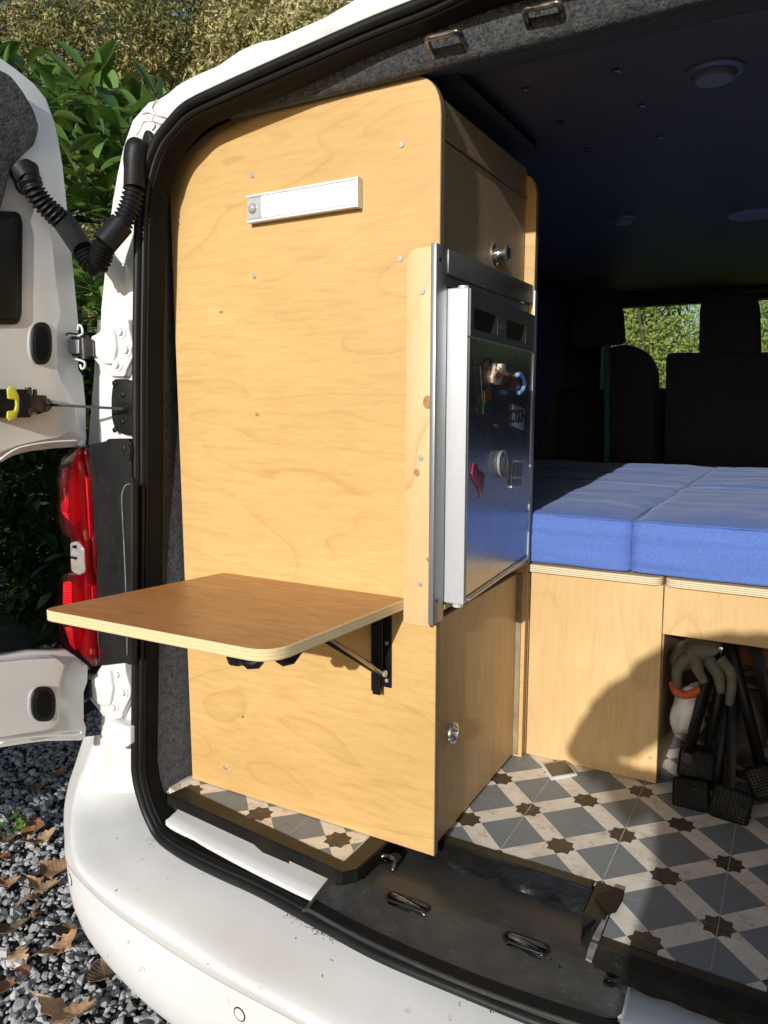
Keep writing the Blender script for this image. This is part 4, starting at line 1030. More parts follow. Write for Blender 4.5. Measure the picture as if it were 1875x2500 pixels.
obj('base', prism(fq([r2(*p) for p in [(975, 1440), (1040, 1400), (1070, 1410), (1040, 1460), (1000, 1485), (960, 1490)]], .0020), FN * .006, .001), plain('magnet_brown', (.10, .06, .04), (.2, .15, .1), 150, .6), m)
m = magnet('ring_magnet', 'brown magnet with a pale blue ring near the right edge of the fridge door', plain('magnet_redbrown', (.22, .07, .03), (.08, .03, .02), 120, .35), [(1068, 1450), (1090, 1410), (1150, 1360), (1190, 1358), (1200, 1400), (1180, 1460), (1185, 1500), (1150, 1545), (1110, 1560), (1075, 1520)], .008, .002)
ring = [r2(1190 + 52 * math.cos(t), 1480 + 95 * math.sin(t)) for t in [-2.0 + k * .32 for k in range(13)]]
obj('blue_ring', tube(fq(ring, .014), .0042, 8), plain('pale_blue_plastic', (.22, .42, .75), None, 20, .4), m, smooth=True)
obj('ring_tab', prism(fq([r2(*p) for p in [(1225, 1420), (1262, 1470), (1258, 1495), (1222, 1450)]], .010), FN * .003, .001), ALU, m)
m = magnet('plate_magnet', 'small grey number-plate magnet reading CORSICA', plain('plate_grey', (.42, .43, .46), (.38, .38, .42), 60, .35, .3), [(1122, 1688), (1243, 1738), (1222, 1948), (1112, 1905)], .003, .0008)
c = fpx(*r2(1180, 1815), .0049); d_ = (fpx(*r2(1240, 1835), .0049) - fpx(*r2(1120, 1790), .0049))
text('CORSICA+', .021, c, Matrix(((1, 0, 0), (0, 1, 0), (0, 0, 1))) @ frame_rot(FD, FN) @ Matrix.Diagonal((1.0, 1.75, 1)), INK, m, 'plate_lettering')
for px, py in ((1140, 1710), (1225, 1745), (1130, 1895), (1208, 1925)): obj('plate_hole', lathe([(.0014, 0), (.0014, .0003), (0, .0003)], fpx(*r2(px, py), .0046), FN, 8), INK, m)
m = magnet('badge_magnet', 'tiny square steel badge in the middle of the fridge door', ALU, [(945, 1888), (972, 1894), (972, 1915), (945, 1910)], .002, .0004)
q = [(1018 + 56 * math.cos(t), 345 + 142 * math.sin(t), 0) for t in [k * math.pi / 14 for k in range(28)]]
m = magnet('round_magnet', 'round blue grey relief magnet with a pale rim on the lower fridge door', plain('stone_grey', (.30, .31, .33), (.2, .2, .22), 120, .6, bump=.5, bscale=150), q, .006, .0015)
obj('rim', tube(fq([r3(1022 + 50 * math.cos(t), 345 + 132 * math.sin(t)) for t in [k * math.pi / 14 for k in range(28)]], .0082), .0012, 6, closed=True), LGREY, m, smooth=True)
bm = tube(fq([r3(*p) for p in [(1000, 400), (1010, 300), (1030, 270), (1040, 330), (1052, 400)]], .0082), .0008, 5); tube(fq([r3(*p) for p in [(1000, 340), (1030, 380), (1055, 340)]], .0082), .0008, 5, bm)
obj('relief', bm, LGREY, m)
m = magnet('frame_magnet', 'pale framed souvenir magnet with two pictures, below the number-plate magnet', plain('frame_silver', (.62, .62, .63), None, 60, .45, .1), [(1115, 305, 0), (1245, 312, 0), (1222, 588, 0), (1098, 585, 0)], .0035, .001)
obj('upper_picture', prism(fq([r3(*p) for p in [(1130, 325), (1232, 332), (1222, 475), (1120, 470)]], .0052), FN * .0004), plain('tower_print', (.30, .31, .36), (.05, .05, .07), 110, .4), m)
obj('lower_picture', prism(fq([r3(*p) for p in [(1120, 490), (1220, 492), (1212, 568), (1113, 565)]], .0052), FN * .0004), plain('row_print', (.36, .36, .40), (.06, .06, .08), 150, .4), m)
m = magnet('map_magnet', 'dark red map-shaped magnet pointing down, lowest on the left of the fridge door', plain('map_red', (.18, .022, .045), (.30, .05, .09), 70, .4, bump=.4, bscale=110), [(722, 330, 0), (748, 345, 0), (765, 390, 0), (800, 420, 0), (842, 455, 0), (822, 500, 0), (825, 560, 0), (805, 620, 0), (795, 685, 0), (785, 620, 0), (765, 575, 0), (735, 535, 0), (712, 490, 0), (700, 440, 0), (708, 380, 0)], .003, .0008)

# ================================================================ light on the panel
lt = thing('led_light', 'slim white battery strip light with motion sensor, fixed to the plywood side panel', 'light', (-.254, 0, 1.096))
LAMPW = plain('white_aluminium', (.78, .78, .77), None, 60, .35, .15)
obj('lamp_body', box(-.3675, -.1400, -.0125, -.0005, 1.096, 1.1415, .001), LAMPW, lt)
obj('diffuser', box(-.334, -.1440, -.0150, -.0126, 1.1012, 1.1368, .0006), LED, lt)
obj('sensor_plate', box(-.3660, -.3345, -.0148, -.0126, 1.1012, 1.1368, .0006), LGREY, lt)
obj('end_cap', box(-.1438, -.1392, -.0155, -.0005, 1.095, 1.1425, .0008), LAMPW, lt)
obj('lamp_lip', box(-.3675, -.1440, -.0155, -.0126, 1.0955, 1.1005, .0008), LAMPW, lt)
obj('lamp_lip', box(-.3675, -.1440, -.0155, -.0126, 1.1375, 1.1420, .0008), LAMPW, lt)
se = obj('motion_sensor', lathe([(.0085, 0), (.0083, .002), (.0065, .0045), (.003, .006), (0, .0063)], (-.3535, -.0148, 1.119), (0, -1, 0), 24), plain('sensor_dome', (.42, .42, .43), None, 30, .25), lt, auto=60)
obj('sensor_ring', lathe([(.0095, 0), (.0092, .001), (.0087, .001)], (-.3535, -.0148, 1.119), (0, -1, 0), 24), ALU, se)
for k in range(4): obj('indicator', lathe([(.0009, 0), (.0009, .0003), (0, .0003)], (-.3395, -.0148, 1.112 + k * .0046), (0, -1, 0), 8), INK, lt)

# ================================================================ folding table
ft = thing('folding_table', 'small brown plywood flap table folded out from the cabinet side on black brackets', 'table', (-.28, -.17, .40))
tp = rnd([(-.455, -.003), (-.052, -.003), (-.080, -.340), (-.532, -.350)], [.004, .002, .045, .024], 8)
zt = at(998, 1461, 1, -.003).z
o = obj('table_top', prism(xy(tp, zt), (0, 0, -.0175), .0012, seg=1), [TABLE, ply_edge('table_edge', 'Z', .0052, (.82, .66, .38), (.68, .50, .26))], ft, auto=30)
for p in o.data.polygons:
    if abs(p.normal.z) < .75: p.material_index = 1
def bracket(x, s):
    b = obj('bracket', box(x - .014, x + .001, -.013, -.0005, zt - .172, zt - .0185, .001), SATIN, ft)
    obj('wall_plate', box(x + .004, x + .021, -.0035, -.0005, zt - .165, zt - .0185, .003), SATIN, b)
    obj('bracket_rib', box(x - .009, x + .006, -.017, -.0132, zt - .176, zt - .022, .001), SATIN, b)
    for z in (zt - .085, zt - .152): inst('screw', SCR, b, (x + .0125, -.0037, z), (0, .4, 0), (.75, 1, .75))
    st_ = obj('stay', beam((x + .010, -.014, zt - .138), (x + .008, -.184, zt - .024), .011, .004, (1, 0, 0), .001), plain('stay_steel', (.34, .32, .29), (.22, .21, .2), 60, .3, .8), b)
    obj('stay_channel', beam((x + .001, -.014, zt - .134), (x - .001, -.19, zt - .021), .004, .013, (1, 0, 0), .001), SATIN, b)
    obj('stay_pivot', lathe([(.006, 0), (.006, .004), (.004, .005), (0, .005)], (x + .014, -.016, zt - .135), (1, 0, 0), 14), ZINC, st_)
    obj('top_arm', box(x - .012, x + .008, -.30, -.02, zt - .0225, zt - .0185, .001), SATIN, b)
    return b
bracket(-.105, 1); bracket(-.40, 1)
for (x, y), a in (((-.175, -.300), -.25), ((-.145, -.298), .2), ((-.112, -.262), .75)):
    d_ = Vector((math.cos(a), math.sin(a), 0)); c = Vector((x, y, .418))
    obj('release_lever', tube([c - d_ * .014 + Vector((0, 0, .004)), c - d_ * .006, c + d_ * .006 + Vector((0, 0, .002)), c + d_ * .018 + Vector((0, 0, .012)), c + d_ * .030 + Vector((0, 0, .020))], [.006, .009, .009, .005, .004], 12), SATIN, ft, smooth=True)
# latch turns seen under the front edge
obj('table_dowel', lathe([(.0022, 0), (.0022, .0006), (0, .0006)], (-.112, -.3385, zt - .009), (.1, -1, 0), 10), plain('dark_nick', (.2, .13, .06), None, 20, .8), ft)

# ================================================================ bed
bed = thing('bed_base', 'plywood bed base with slatted top boards and an open locker on the right', 'bed', (.2, 1.2, 0))
YB = .455
o = obj('front_panel', prism(xz([(.0125, .001), (.292, .001), (.286, .4215), (.0125, .4215)], YB), (0, .015, 0), .0008, seg=1), [BIRCH_B, EDGE_X], bed, auto=30)
o = obj('apron', box(.2885, .90, YB + .001, YB + .016, .322, .4215, .0008, seg=1), BIRCH_B, bed)
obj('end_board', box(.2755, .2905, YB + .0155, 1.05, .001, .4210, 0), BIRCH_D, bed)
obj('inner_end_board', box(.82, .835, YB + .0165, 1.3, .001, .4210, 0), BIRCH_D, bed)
obj('corner_batten', box(-.004, .010, .4535, .470, .001, .418, .001), PINE, bed)
fp_ = [o for o in bed.children if o.name.startswith('front_panel')][0]
for px, py in [(1597, 1670), (1587, 1850)]:
    q = at(px, py, 1, YB); inst('screw', SCR, fp_, (q.x, YB - .0003, q.z), None, (.7, 1, .7))
def sboard(x0, x1, ra, rb, nm='slat_board'):
    poly = rnd([(x0, YB - .012), (x1, YB - .012), (x1, 1.0), (x0, 1.0)], [ra, rb, 0, 0], 5)
    return obj(nm, prism(xy(poly, .4225), (0, 0, .0165), .001, seg=1), [BIRCH_B, EDGE_S], bed, auto=30)
for a in (sboard(-.002, .2835, 0, .022), sboard(.2895, .90, .022, 0)): faced(a, 2)
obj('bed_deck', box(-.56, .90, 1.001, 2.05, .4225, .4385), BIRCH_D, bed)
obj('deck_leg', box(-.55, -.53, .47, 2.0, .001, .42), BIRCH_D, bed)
def cushion(x0, x1, y0, y1, z0, z1, label, seed):
    nx, ny, nz = 36, 30, 7; bm = B()
    t = B(); bmesh.ops.create_cube(t, size=1)
    bmesh.ops.subdivide_edges(t, edges=t.edges[:], cuts=31, use_grid_fill=True)
    for v in t.verts:
        c = v.co.copy(); u, w, h = c.x * 2, c.y * 2, c.z * 2
        r = .030
        L = Vector(((x1 - x0) / 2, (y1 - y0) / 2, (z1 - z0) / 2)); p = Vector((u * L.x, w * L.y, h * L.z))
        rr = .009; q = Vector([max(-(L[k] - rr), min(L[k] - rr, p[k])) for k in range(3)]); d = p - q
        if d.length > 1e-6: p = q + d.normalized() * min(d.length, rr)
        # sag, pull at the seams and soft folds
        e = (1 - u ** 8) * (1 - w ** 8)
        nz_ = noise.noise(Vector((p.x * 5 + seed, p.y * 4, seed)))
        if abs(w) > .9: p.z += .0025 * noise.noise(Vector((p.x * 7, seed, h)))
        if h > .9: p.z += .004 * e * (1 + nz_) - .004 * (1 - e) + .003 * noise.noise(Vector((p.x * 22, p.y * 5, seed))) + .004 * noise.noise(Vector((p.x * 6, p.y * 17, seed + 5)))
        if abs(w) > .9: p.y += math.copysign(1, w) * (.004 * (1 - h * h) * (1 - u ** 6) + .0035 * noise.noise(Vector((p.x * 5, p.z * 60, seed))) + .0022 * noise.noise(Vector((p.x * 26, p.z * 22, seed + 3))))
        if abs(u) > .9: p.x += math.copysign(1, u) * (.001 + .002 * noise.noise(Vector((p.y * 9, p.z * 30, seed))))
        v.co = p + Vector(((x0 + x1) / 2, (y0 + y1) / 2, (z0 + z1) / 2))
    o = obj('mattress_cushion', t, FABRIC, None, smooth=True); tag(o, label, 'cushion', 'blue cushions that make up the bed')
    # piped seam round the top
    pts = [(x0 + .008, y0 + .003), (x1 - .008, y0 + .003), (x1 - .003, y0 + .008), (x1 - .003, y1 - .005), (x0 + .003, y1 - .005), (x0 + .003, y0 + .008)]
    P = resample([Vector((x, y, z1 - .0045)) for x, y in pts + pts[:1]], 90)[:-1]
    P = [p + Vector((0, 0, .0012 * noise.noise(p * 9))) for p in P]
    obj('seam', tube(P, .0012, 6, closed=True), FABRIC, o, smooth=True)
cushion(-.56, .2188, .4505, 1.210, .4400, .552, 'front left blue mattress cushion, its near left corner against the fridge frame', 1)
cushion(.2198, .95, .4500, 1.212, .4400, .552, 'front right blue mattress cushion, above the open locker', 5)
cushion(-.56, .2175, 1.215, 1.530, .4400, .548, 'narrow blue cushion in the middle row of the bed, left of the seam', 9)
cushion(.2205, .95, 1.217, 1.530, .4400, .550, 'narrow blue cushion in the middle row of the bed, right of the seam', 13)
cushion(-.56, .2175, 1.535, 2.03, .4400, .546, 'farthest blue cushion on the left, half in shadow before the cab seats', 17)
cushion(.2205, .95, 1.535, 2.03, .4400, .548, 'farthest blue cushion on the right, behind the narrow one', 21)

# curtain
bm_rows = []
for j in range(14):
    z = 1.30 - .78 * j / 13; w = 1 - .55 * (j / 13) ** .8
    row = []
    for i in range(90):
        s = i / 89; y = 1.55 + 1.1 * s * w
        row.append(Vector((-.50 + .022 * math.sin(s * 75 + .4 * math.sin(j * .6)) * (.6 + .4 * w), y, z)))
    bm_rows.append(row)
cu = obj('curtain', loft(bm_rows), CURTAIN, None, smooth=True)
sm = cu.modifiers.new('thick', 'SOLIDIFY'); sm.thickness = .003
tag(cu, 'dark navy curtain hanging in pleats along the left wall behind the cabinet', 'curtain')

# ================================================================ under the bed
st1 = thing('folding_stool', 'folded black tripod stool with worn rubber feet, stored under the bed', 'stool', (.41, .47, 0))
def foot(c, w, h, name='foot', rot=0, n=Vector((-.05, -1, .42))):
    n = n.normalized(); r = Vector((1, -.05, 0)); r = (r - n * r.dot(n)).normalized(); u = n.cross(r); u = -u if u.z < 0 else u
    r2_ = r * math.cos(rot) + u * math.sin(rot); u2 = -r * math.sin(rot) + u * math.cos(rot); c = Vector(c)
    q = rnd([(-w, -h), (w, -h), (w, h), (-w, h)], .012, 5)
    f = obj(name, prism([c + r2_ * a + u2 * b for a, b in q], -n * .016, .004, seg=2), FOOTM, st1, auto=45)
    bm = None
    for k in range(-4, 5):
        bm = beam(c + r2_ * (w * .85) + u2 * (h * .17 * k) + n * .0006, c - r2_ * (w * .85) + u2 * (h * .17 * k) + n * .0006, .0012, .0016, n, 0, bm)
        bm = beam(c + u2 * (h * .8) + r2_ * (w * .19 * k) + n * .0006, c - u2 * (h * .8) + r2_ * (w * .19 * k) + n * .0006, .0012, .0012, n, 0, bm)
    tag(obj('tread', bm, TREADM, f), kind='stuff'); return f
FOOTM = worn_plastic('worn_black_rubber', (.004, .004, .004), (.012, .011, .010), None, .5, .6, 250, .15)
TREADM = worn_plastic('scuffed_tread', (.012, .012, .011), (.13, .12, .105), None, 1., .7, 250)
feet = [((.368, .430, .072), .034, .030, .0), ((.365, .395, .026), .034, .030, .1), ((.437, .385, .028), .036, .032, -.12), ((.495, .45, .062), .036, .032, .5)]
for c, w, h, r_ in feet: f = foot(c, w, h, rot=r_)
LEGM = plain('black_tube', (.004, .004, .004), (.007, .007, .007), 30, .4, Specular_IOR_Level=.2)
for a, b, w in (((.352, .44, .09), (.385, .50, .295), .026), ((.384, .45, .07), (.408, .51, .315), .024), ((.400, .45, .075), (.438, .53, .215), .026), ((.432, .40, .05), (.425, .52, .26), .024), ((.482, .46, .085), (.405, .50, .33), .026), ((.408, .42, .03), (.402, .5, .2), .03), ((.52, .50, .05), (.445, .56, .33), .026)):
    obj('leg', beam(a, b, w * .8, .016, (1, 0, 0), .005), LEGM, st1, auto=60)
for x, y, z in ((.395, .492, .298), (.415, .492, .285), (.43, .47, .128), (.352, .428, .052)):
    obj('rivet', lathe([(.004, 0), (.004, .003), (0, .004)], (x, y, z), (0, -1, .2), 10), CHROME, st1)
obj('hole_plug', lathe([(.011, 0), (.009, -.004), (0, -.004)], (.352, .418, .087), (-.05, -1, .42), 16), SATIN, st1)
# blobs: soft bag, glove
def blob(name, label, cat, c, r, mat, seed, amp=.25, rot=(0, 0, 0), fr_=1.6):
    t = B(); bmesh.ops.create_icosphere(t, subdivisions=4, radius=1); M = Matrix.Rotation(rot[1], 3, 'Y') @ Matrix.Rotation(rot[0], 3, 'X')
    for v in t.verts:
        d = v.co.normalized(); k = 1 + amp * noise.noise(d * fr_ + Vector((seed, 0, 0))) + amp * .3 * abs(noise.noise(d * 5 + Vector((0, seed, 0))))
        v.co = M @ Vector((d.x * r[0] * k, d.y * r[1] * k, d.z * r[2] * k)) + Vector(c)
    o = obj(name, t, mat, None, smooth=True); return tag(o, label, cat)
blob('plastic_bag', 'crumpled white plastic bag under the bed beside the black stool', 'bag', (.340, .505, .155), (.036, .03, .056), plain('white_bag_film', (.85, .85, .84), (.75, .75, .75), 40, .35, bump=.8, bscale=45, bdist=.006), 3, .3, (0, .15, 0))
GL = plain('beige_glove_cloth', (.17, .15, .11), (.10, .09, .065), 30, .7, bump=.5, bscale=40, bdist=.004)
g = blob('work_glove', 'beige work glove with an orange cuff draped over the folded stool', 'glove', (.352, .515, .275), (.052, .035, .036), GL, 11, .3, (0, -.5, 0))
def part_tube(name, pts, rad, mat, par): obj(name, tube(catmull(pts, 4), rad, 12), mat, par, smooth=True)
def taper(n, a, b): return [a + (b - a) * k / (n - 1) for k in range(n)]
for k, (p0, p1, p2) in enumerate((((.335, .49, .27), (.318, .475, .245), (.322, .47, .210)), ((.352, .485, .275), (.358, .468, .255), (.372, .465, .232)), ((.375, .488, .27), (.395, .47, .250), (.402, .472, .215)), ((.395, .49, .275), (.418, .48, .25), (.418, .478, .190)))):
    part_tube('finger', [p0, p1, p2], taper(9, .015, .008), GL, g)
obj('cuff', tube(catmull([(.310, .482, .214), (.320, .466, .203), (.338, .462, .200), (.356, .470, .208), (.364, .482, .216)], 5), .0085, 10), plain('orange_knit', (.65, .13, .03), (.5, .08, .02), 120, .8), g, smooth=True)
blob('stuff_sack', 'reddish fabric bag pushed to the back under the bed, behind the stool', 'bag', (.47, .62, .27), (.06, .05, .05), plain('red_bag_cloth', (.25, .08, .03), (.14, .10, .07), 12, .8), 7, .3)
blob('cloth_roll', 'grey cloth bundle low down behind the folded stool', 'cloth', (.44, .60, .11), (.05, .06, .07), plain('grey_cloth', (.10, .09, .08), (.16, .14, .12), 20, .9), 23, .25)
# loose tile
q = [at(*p, 2, .009) for p in [(1322, 1862), (1382, 1852), (1409, 1886), (1345, 1897)]]
lo = obj('loose_tile', prism([Vector((p.x, p.y, .0005)) for p in q], (0, 0, .0065), .001), plain('white_foam', (.72, .70, .66), None, 40, .6), None, auto=40)
tag(lo, 'loose square brown sample tile with white edges lying on the floor by the bed', 'tile')
c = sum((Vector((p.x, p.y, 0)) for p in q), Vector()) / 4
obj('brown_face', prism([Vector((c.x + (p.x - c.x) * .86, c.y + (p.y - c.y) * .86, .0071)) for p in q], (0, 0, .0005)), plain('tile_brown', (.085, .068, .048), None, 60, .3), lo)
q = [at(px, py, 2, .001) for px, py in [(1296, 1858), (1318, 1856), (1322, 1868), (1306, 1872)]]
# ================================================================ ground
bm = B(); bmesh.ops.create_grid(bm, x_segments=2, y_segments=2, size=60)
for v in bm.verts: v.co.z = -.592
g = obj('ground', bm, SOIL, None); tag(g, 'dark damp soil under the gravel', None, None, 'structure')
def colored_mesh(name, V, Fc, T, mat, smooth=False):
    me = bpy.data.meshes.new(name); me.from_pydata(V, [], Fc)
    at_ = me.attributes.new('tint', 'FLOAT', 'FACE'); at_.data.foreach_set('value', T); me.materials.append(mat)
    if smooth:
        for p in me.polygons: p.use_smooth = True
    return me
ic = B(); bmesh.ops.create_icosphere(ic, subdivisions=1, radius=1)
IV = [v.co.copy() for v in ic.verts]; IF = [tuple(v.index for v in f.verts) for f in ic.faces]; ic.free()
rg = random.Random(5)
V = []; Fc = []; T = []
def stone(x, y, z, r):
    b = len(V); t = min(1, max(0, rg.gauss(.55, .25)))
    s = Vector((rg.uniform(.8, 1.5), rg.uniform(.7, 1.1), rg.uniform(.45, .8))) * r
    M = Matrix.Rotation(rg.uniform(0, 6.28), 3, 'Z') @ Matrix.Rotation(rg.uniform(-.6, .6), 3, 'X') @ Matrix.Rotation(rg.uniform(-.6, .6), 3, 'Y')
    o = Vector((rg.uniform(-50, 50), rg.uniform(-50, 50), 0))
    for v in IV:
        k = 1 + .55 * noise.noise(v * 1.3 + o); p = M @ Vector((v.x * s.x * k, v.y * s.y * k, v.z * s.z * k)); V.append((x + p.x, y + p.y, z + p.z))
    for f in IF: Fc.append((b + f[0], b + f[1], b + f[2])); T.append(t)
for _ in range(26000):
    x = rg.uniform(-2.2, -.25); y = rg.uniform(-.85, 1.1)
    r = .0042 + .0105 * rg.random() ** 2.6
    stone(x, y, -.588 + r * rg.uniform(.2, .9), r)
for _ in range(420):
    x = rg.uniform(-2.0, -.3); y = rg.uniform(-.8, 1.0); r = rg.uniform(.013, .021); stone(x, y, -.588 + r * .35, r)
for _ in range(9000):
    x = rg.uniform(-3.2, 3.2); y = rg.uniform(-3.2, 3.0)
    if -2.2 < x < -.25 and -.85 < y < 1.1: continue
    r = .010 + .012 * rg.random() ** 2; stone(x, y, -.588 + r * .4, r)
gr = bpy.data.objects.new('gravel', colored_mesh('gravel', V, Fc, T, GRAVEL)); COL.objects.link(gr); tag(gr, 'loose grey crushed stone gravel around the van', None, None, 'stuff')

# ---- dead leaves
def leaf_bm(outline, curl, L):
    """outline: half widths along the leaf (0..1)"""
    bm = B(); P_ = catmull([Vector((i, w, 0)) for i, w in enumerate(outline)], 3); outline = [max(.002, p.y) for p in P_]; n = len(outline); rows = []
    for i, w in enumerate(outline):
        s = i / (n - 1); x = (s - .5) * L; z = curl * L * ((s - .5) ** 2) * 2
        w = w * L
        rows.append([bm.verts.new((x, -w, z + abs(w) * .30 + .0035 * math.sin(s * 8))), bm.verts.new((x, -w * .5, z + abs(w) * .18)), bm.verts.new((x, 0, z)), bm.verts.new((x, w * .5, z + abs(w) * .12)), bm.verts.new((x + L * .01, w, z + abs(w) * .22 + .0035 * math.cos(s * 9)))])
    for a, b in zip(rows, rows[1:]):
        for k in range(4): bm.faces.new((a[k], a[k + 1], b[k + 1], b[k]))
    r = bmesh.ops.extrude_face_region(bm, geom=bm.faces[:])
    for v in [g for g in r['geom'] if isinstance(g, bmesh.types.BMVert)]: v.co.z -= .0006
    bmesh.ops.remove_doubles(bm, verts=bm.verts, dist=.00005)
    t = tube([(-L * .5, 0, curl * L * .5), (-L * .62, .003, curl * L * .5 + .002), (-L * .72, .001, curl * L * .5 + .006)], .0008, 5); merge(bm, t)
    return bm
oak = [.004, .05, .10, .12, .20, .24, .17, .16, .27, .32, .22, .20, .28, .29, .18, .16, .20, .17, .10, .01]
ova = [.004, .08, .16, .24, .31, .36, .39, .41, .41, .40, .37, .33, .28, .21, .13, .05, .004]
lan = [.004, .05, .10, .14, .17, .19, .20, .20, .19, .17, .14, .10, .05, .004]
LM = {}
for k, (nm, ol, cu_) in enumerate((('oak', oak, .5), ('oak2', oak, -.5), ('ova', ova, .35), ('lan', lan, .6))):
    for j, m_ in enumerate(DEAD):
        LM[nm, j] = bake(leaf_bm(ol, cu_, 1 * .085), 'dead_leaf', m_, 60)
LV = [((595, 80) , 'oak', 1, .9, 'dead_leaf', 'rust brown oak leaf standing up in the gravel, nearest the foot of the hedge', 80)]
# pixel of its centre in the photo's lower left corner, kind, colour, size, heading, label
def zz(x, y): return (x * .2261, 2000 + y * .2261)
LL = [(zz(360, 110), 'ova', 1, .95, 2.4, 'rust coloured folded leaf at the edge of the hedge shade, above a lobed one'),
      (zz(450, 230), 'oak', 2, 1.05, 1.1, 'tan lobed leaf lying just below the rust coloured folded leaf'),
      (zz(80, 225), 'lan', 3, 1.0, .1, 'dark brown narrow leaf under the green weed by the left edge of the gravel'),
      (zz(600, 550), 'ova', 0, 1.05, .2, 'brown curled leaf half hidden by the corner of the bumper'),
      (zz(480, 740), 'oak', 2, 1.15, .15, 'tan oak leaf lying crosswise left of the bumper corner'),
      (zz(90, 690), 'oak', 0, .8, .5, 'small brown leaf at the left edge, above the large veined one'),
      (zz(330, 850), 'oak2', 2, .75, 1.2, 'pale tan leaf just below the crosswise oak leaf'),
      (zz(390, 1010), 'oak2', 1, .55, 1.5, 'reddish torn leaf scrap between the gravel stones'),
      (zz(90, 1190), 'lan', 3, 1.35, .5, 'large dull brown veined leaf at the left edge of the gravel'),
      (zz(690, 1220), 'ova', 3, .75, 1.0, 'olive brown leaf lying on top of a pointed oak leaf'),
      (zz(660, 1390), 'oak', 0, 1.0, 1.25, 'dark tan pointed oak leaf with a clear midrib, in the middle of the gravel'),
      (zz(200, 1460), 'oak2', 2, .85, 2.8, 'pinkish tan curled leaf with two upright halves'),
      (zz(240, 1620), 'oak2', 1, .5, .3, 'small rust leaf scrap below the curled one'),
      (zz(1140, 1690), 'ova', 3, 1.02, -.5, 'round dark brown cupped leaf beside the bumper'),
      (zz(20, 1830), 'ova', 1, .7, .8, 'orange brown leaf cut by the left border, low down'),
      (zz(720, 2120), 'oak', 2, 1.55, .25, 'largest tan oak leaf with wavy lobes at the bottom of the picture'),
      (zz(45, 400), 'oak2', 1, .6, .9, 'small reddish leaf at the left edge in the upper gravel'),
      ((92, 1925), 'oak', 1, .9, .4, 'reddish leaf in the shade under the hedge, nearest the rear door'),
      ((140, 1890), 'lan', 1, .9, 1.2, 'dim brown leaf in the shade close to the bumper side')]
for (px, py), nm, c_, s_, rz, lab in LL:
    p = at(px, py, 2, -.568)
    o = bpy.data.objects.new('dead_leaf', LM[nm, c_]); COL.objects.link(o); o.location = p; o.scale = (s_ * 1.15, s_ * 1.1, s_ * 1.1)
    o.rotation_euler = (rg.uniform(-.25, .25), rg.uniform(-.25, .25), rz); tag(o, lab, 'leaf', 'fallen leaves on the gravel')
# ---- weed
wd = thing('weed', 'small bright green weed growing at the edge of the gravel by the hedge', 'plant', at(28, 2032, 2, -.58))
W = plain('weed_green', (.14, .30, .05), (.09, .20, .03), 40, .5)
w0 = at(30, 2035, 2, -.575)
lw_ = bake(leaf_bm([.01, .16, .30, .22, .34, .24, .30, .15, .02], .5, .05), 'leaf', W, 60)
for k in range(9): inst('leaf', lw_, wd, w0 + Vector((rg.uniform(-.035, .035), rg.uniform(-.03, .05), .015 + rg.uniform(0, .05))), (rg.uniform(-.7, .7), rg.uniform(-.9, .1), rg.uniform(0, 6.28)), (.75, .75, .75))
obj('stem', tube([w0 + Vector((0, 0, -.02)), w0 + Vector((.005, .01, .02)), w0 + Vector((.0, .02, .05))], .0015, 6), W, wd)

# ================================================================ laurel bush
lb = thing('laurel_bush', 'glossy green laurel bush with large leaves behind the open door', 'bush', (-1.9, 1.2, -.59))
def laurel_leaf(L, w, fold, bend):
    bm = B(); n = 9; rows = []
    prof_ = [.02, .30, .62, .86, .98, 1.0, .88, .60, .05]
    for i in range(n):
        s = i / (n - 1); x = s * L; z = -bend * L * s * s; ww = prof_[i] * w
        rows.append([bm.verts.new((x, -ww, z + fold * ww)), bm.verts.new((x, 0, z)), bm.verts.new((x, ww, z + fold * ww))])
    for a, b in zip(rows, rows[1:]):
        for k in range(2): bm.faces.new((a[k], a[k + 1], b[k + 1], b[k]))
    return bm
LMs = [bake(laurel_leaf(.135, .026, .35, .15), 'leaf', LAUREL, 80), bake(laurel_leaf(.12, .024, .2, .35), 'leaf', LAUREL, 80), bake(laurel_leaf(.145, .028, .5, -.1), 'leaf', LAUREL, 80)]
def ltop(x):
    # height of the bush top along x
    P = [(-4.2, 2.3), (-2.5, 2.14), (-2.1, 2.0), (-1.9, 1.9), (-1.6, 1.80), (-1.4, 1.68), (-1.0, 1.4), (-.5, 1.1)]
    for (a, za), (b, zb) in zip(P, P[1:]):
        if a <= x <= b: return za + (zb - za) * (x - a) / (b - a)
    return P[0][1] if x < P[0][0] else P[-1][1]
def rot_from(dirv, roll):
    q = Vector(dirv).to_track_quat('X', 'Z').to_matrix(); return (q @ Matrix.Rotation(roll, 3, 'X'))
rl = random.Random(11)
cand = []
# sprays of leaves at twig ends
def spray(x, y, z, out, n):
    ax = (Vector((rl.uniform(-.5, .5), rl.uniform(-1.0, -.1), rl.uniform(.1, 1.1)))).normalized()
    for k in range(n):
        a = k * 2.4 + rl.uniform(-.3, .3); u = ax.cross(Vector((0, 0, 1))).normalized(); v = ax.cross(u)
        d = (ax * rl.uniform(.3, .9) + (u * math.cos(a) + v * math.sin(a)) * .9).normalized()
        p = Vector((x, y, z)) + ax * (.02 * k)
        out.append((p, d, rl.uniform(-.6, .6), rl.choice((0, 1, 2)), rl.uniform(.75, 1.15)))
for _ in range(36):
    x = rl.uniform(-2.5, -1.3); y = rl.uniform(.75, 1.1); z = ltop(x) - rl.uniform(.0, .22) ** 1.2; spray(x, y, z, cand, 6)
for _ in range(16):
    x = rl.uniform(-2.4, -1.4); y = rl.uniform(.72, 1.0); z = ltop(x) - rl.uniform(.2, .75); spray(x, y, z, cand, 5)
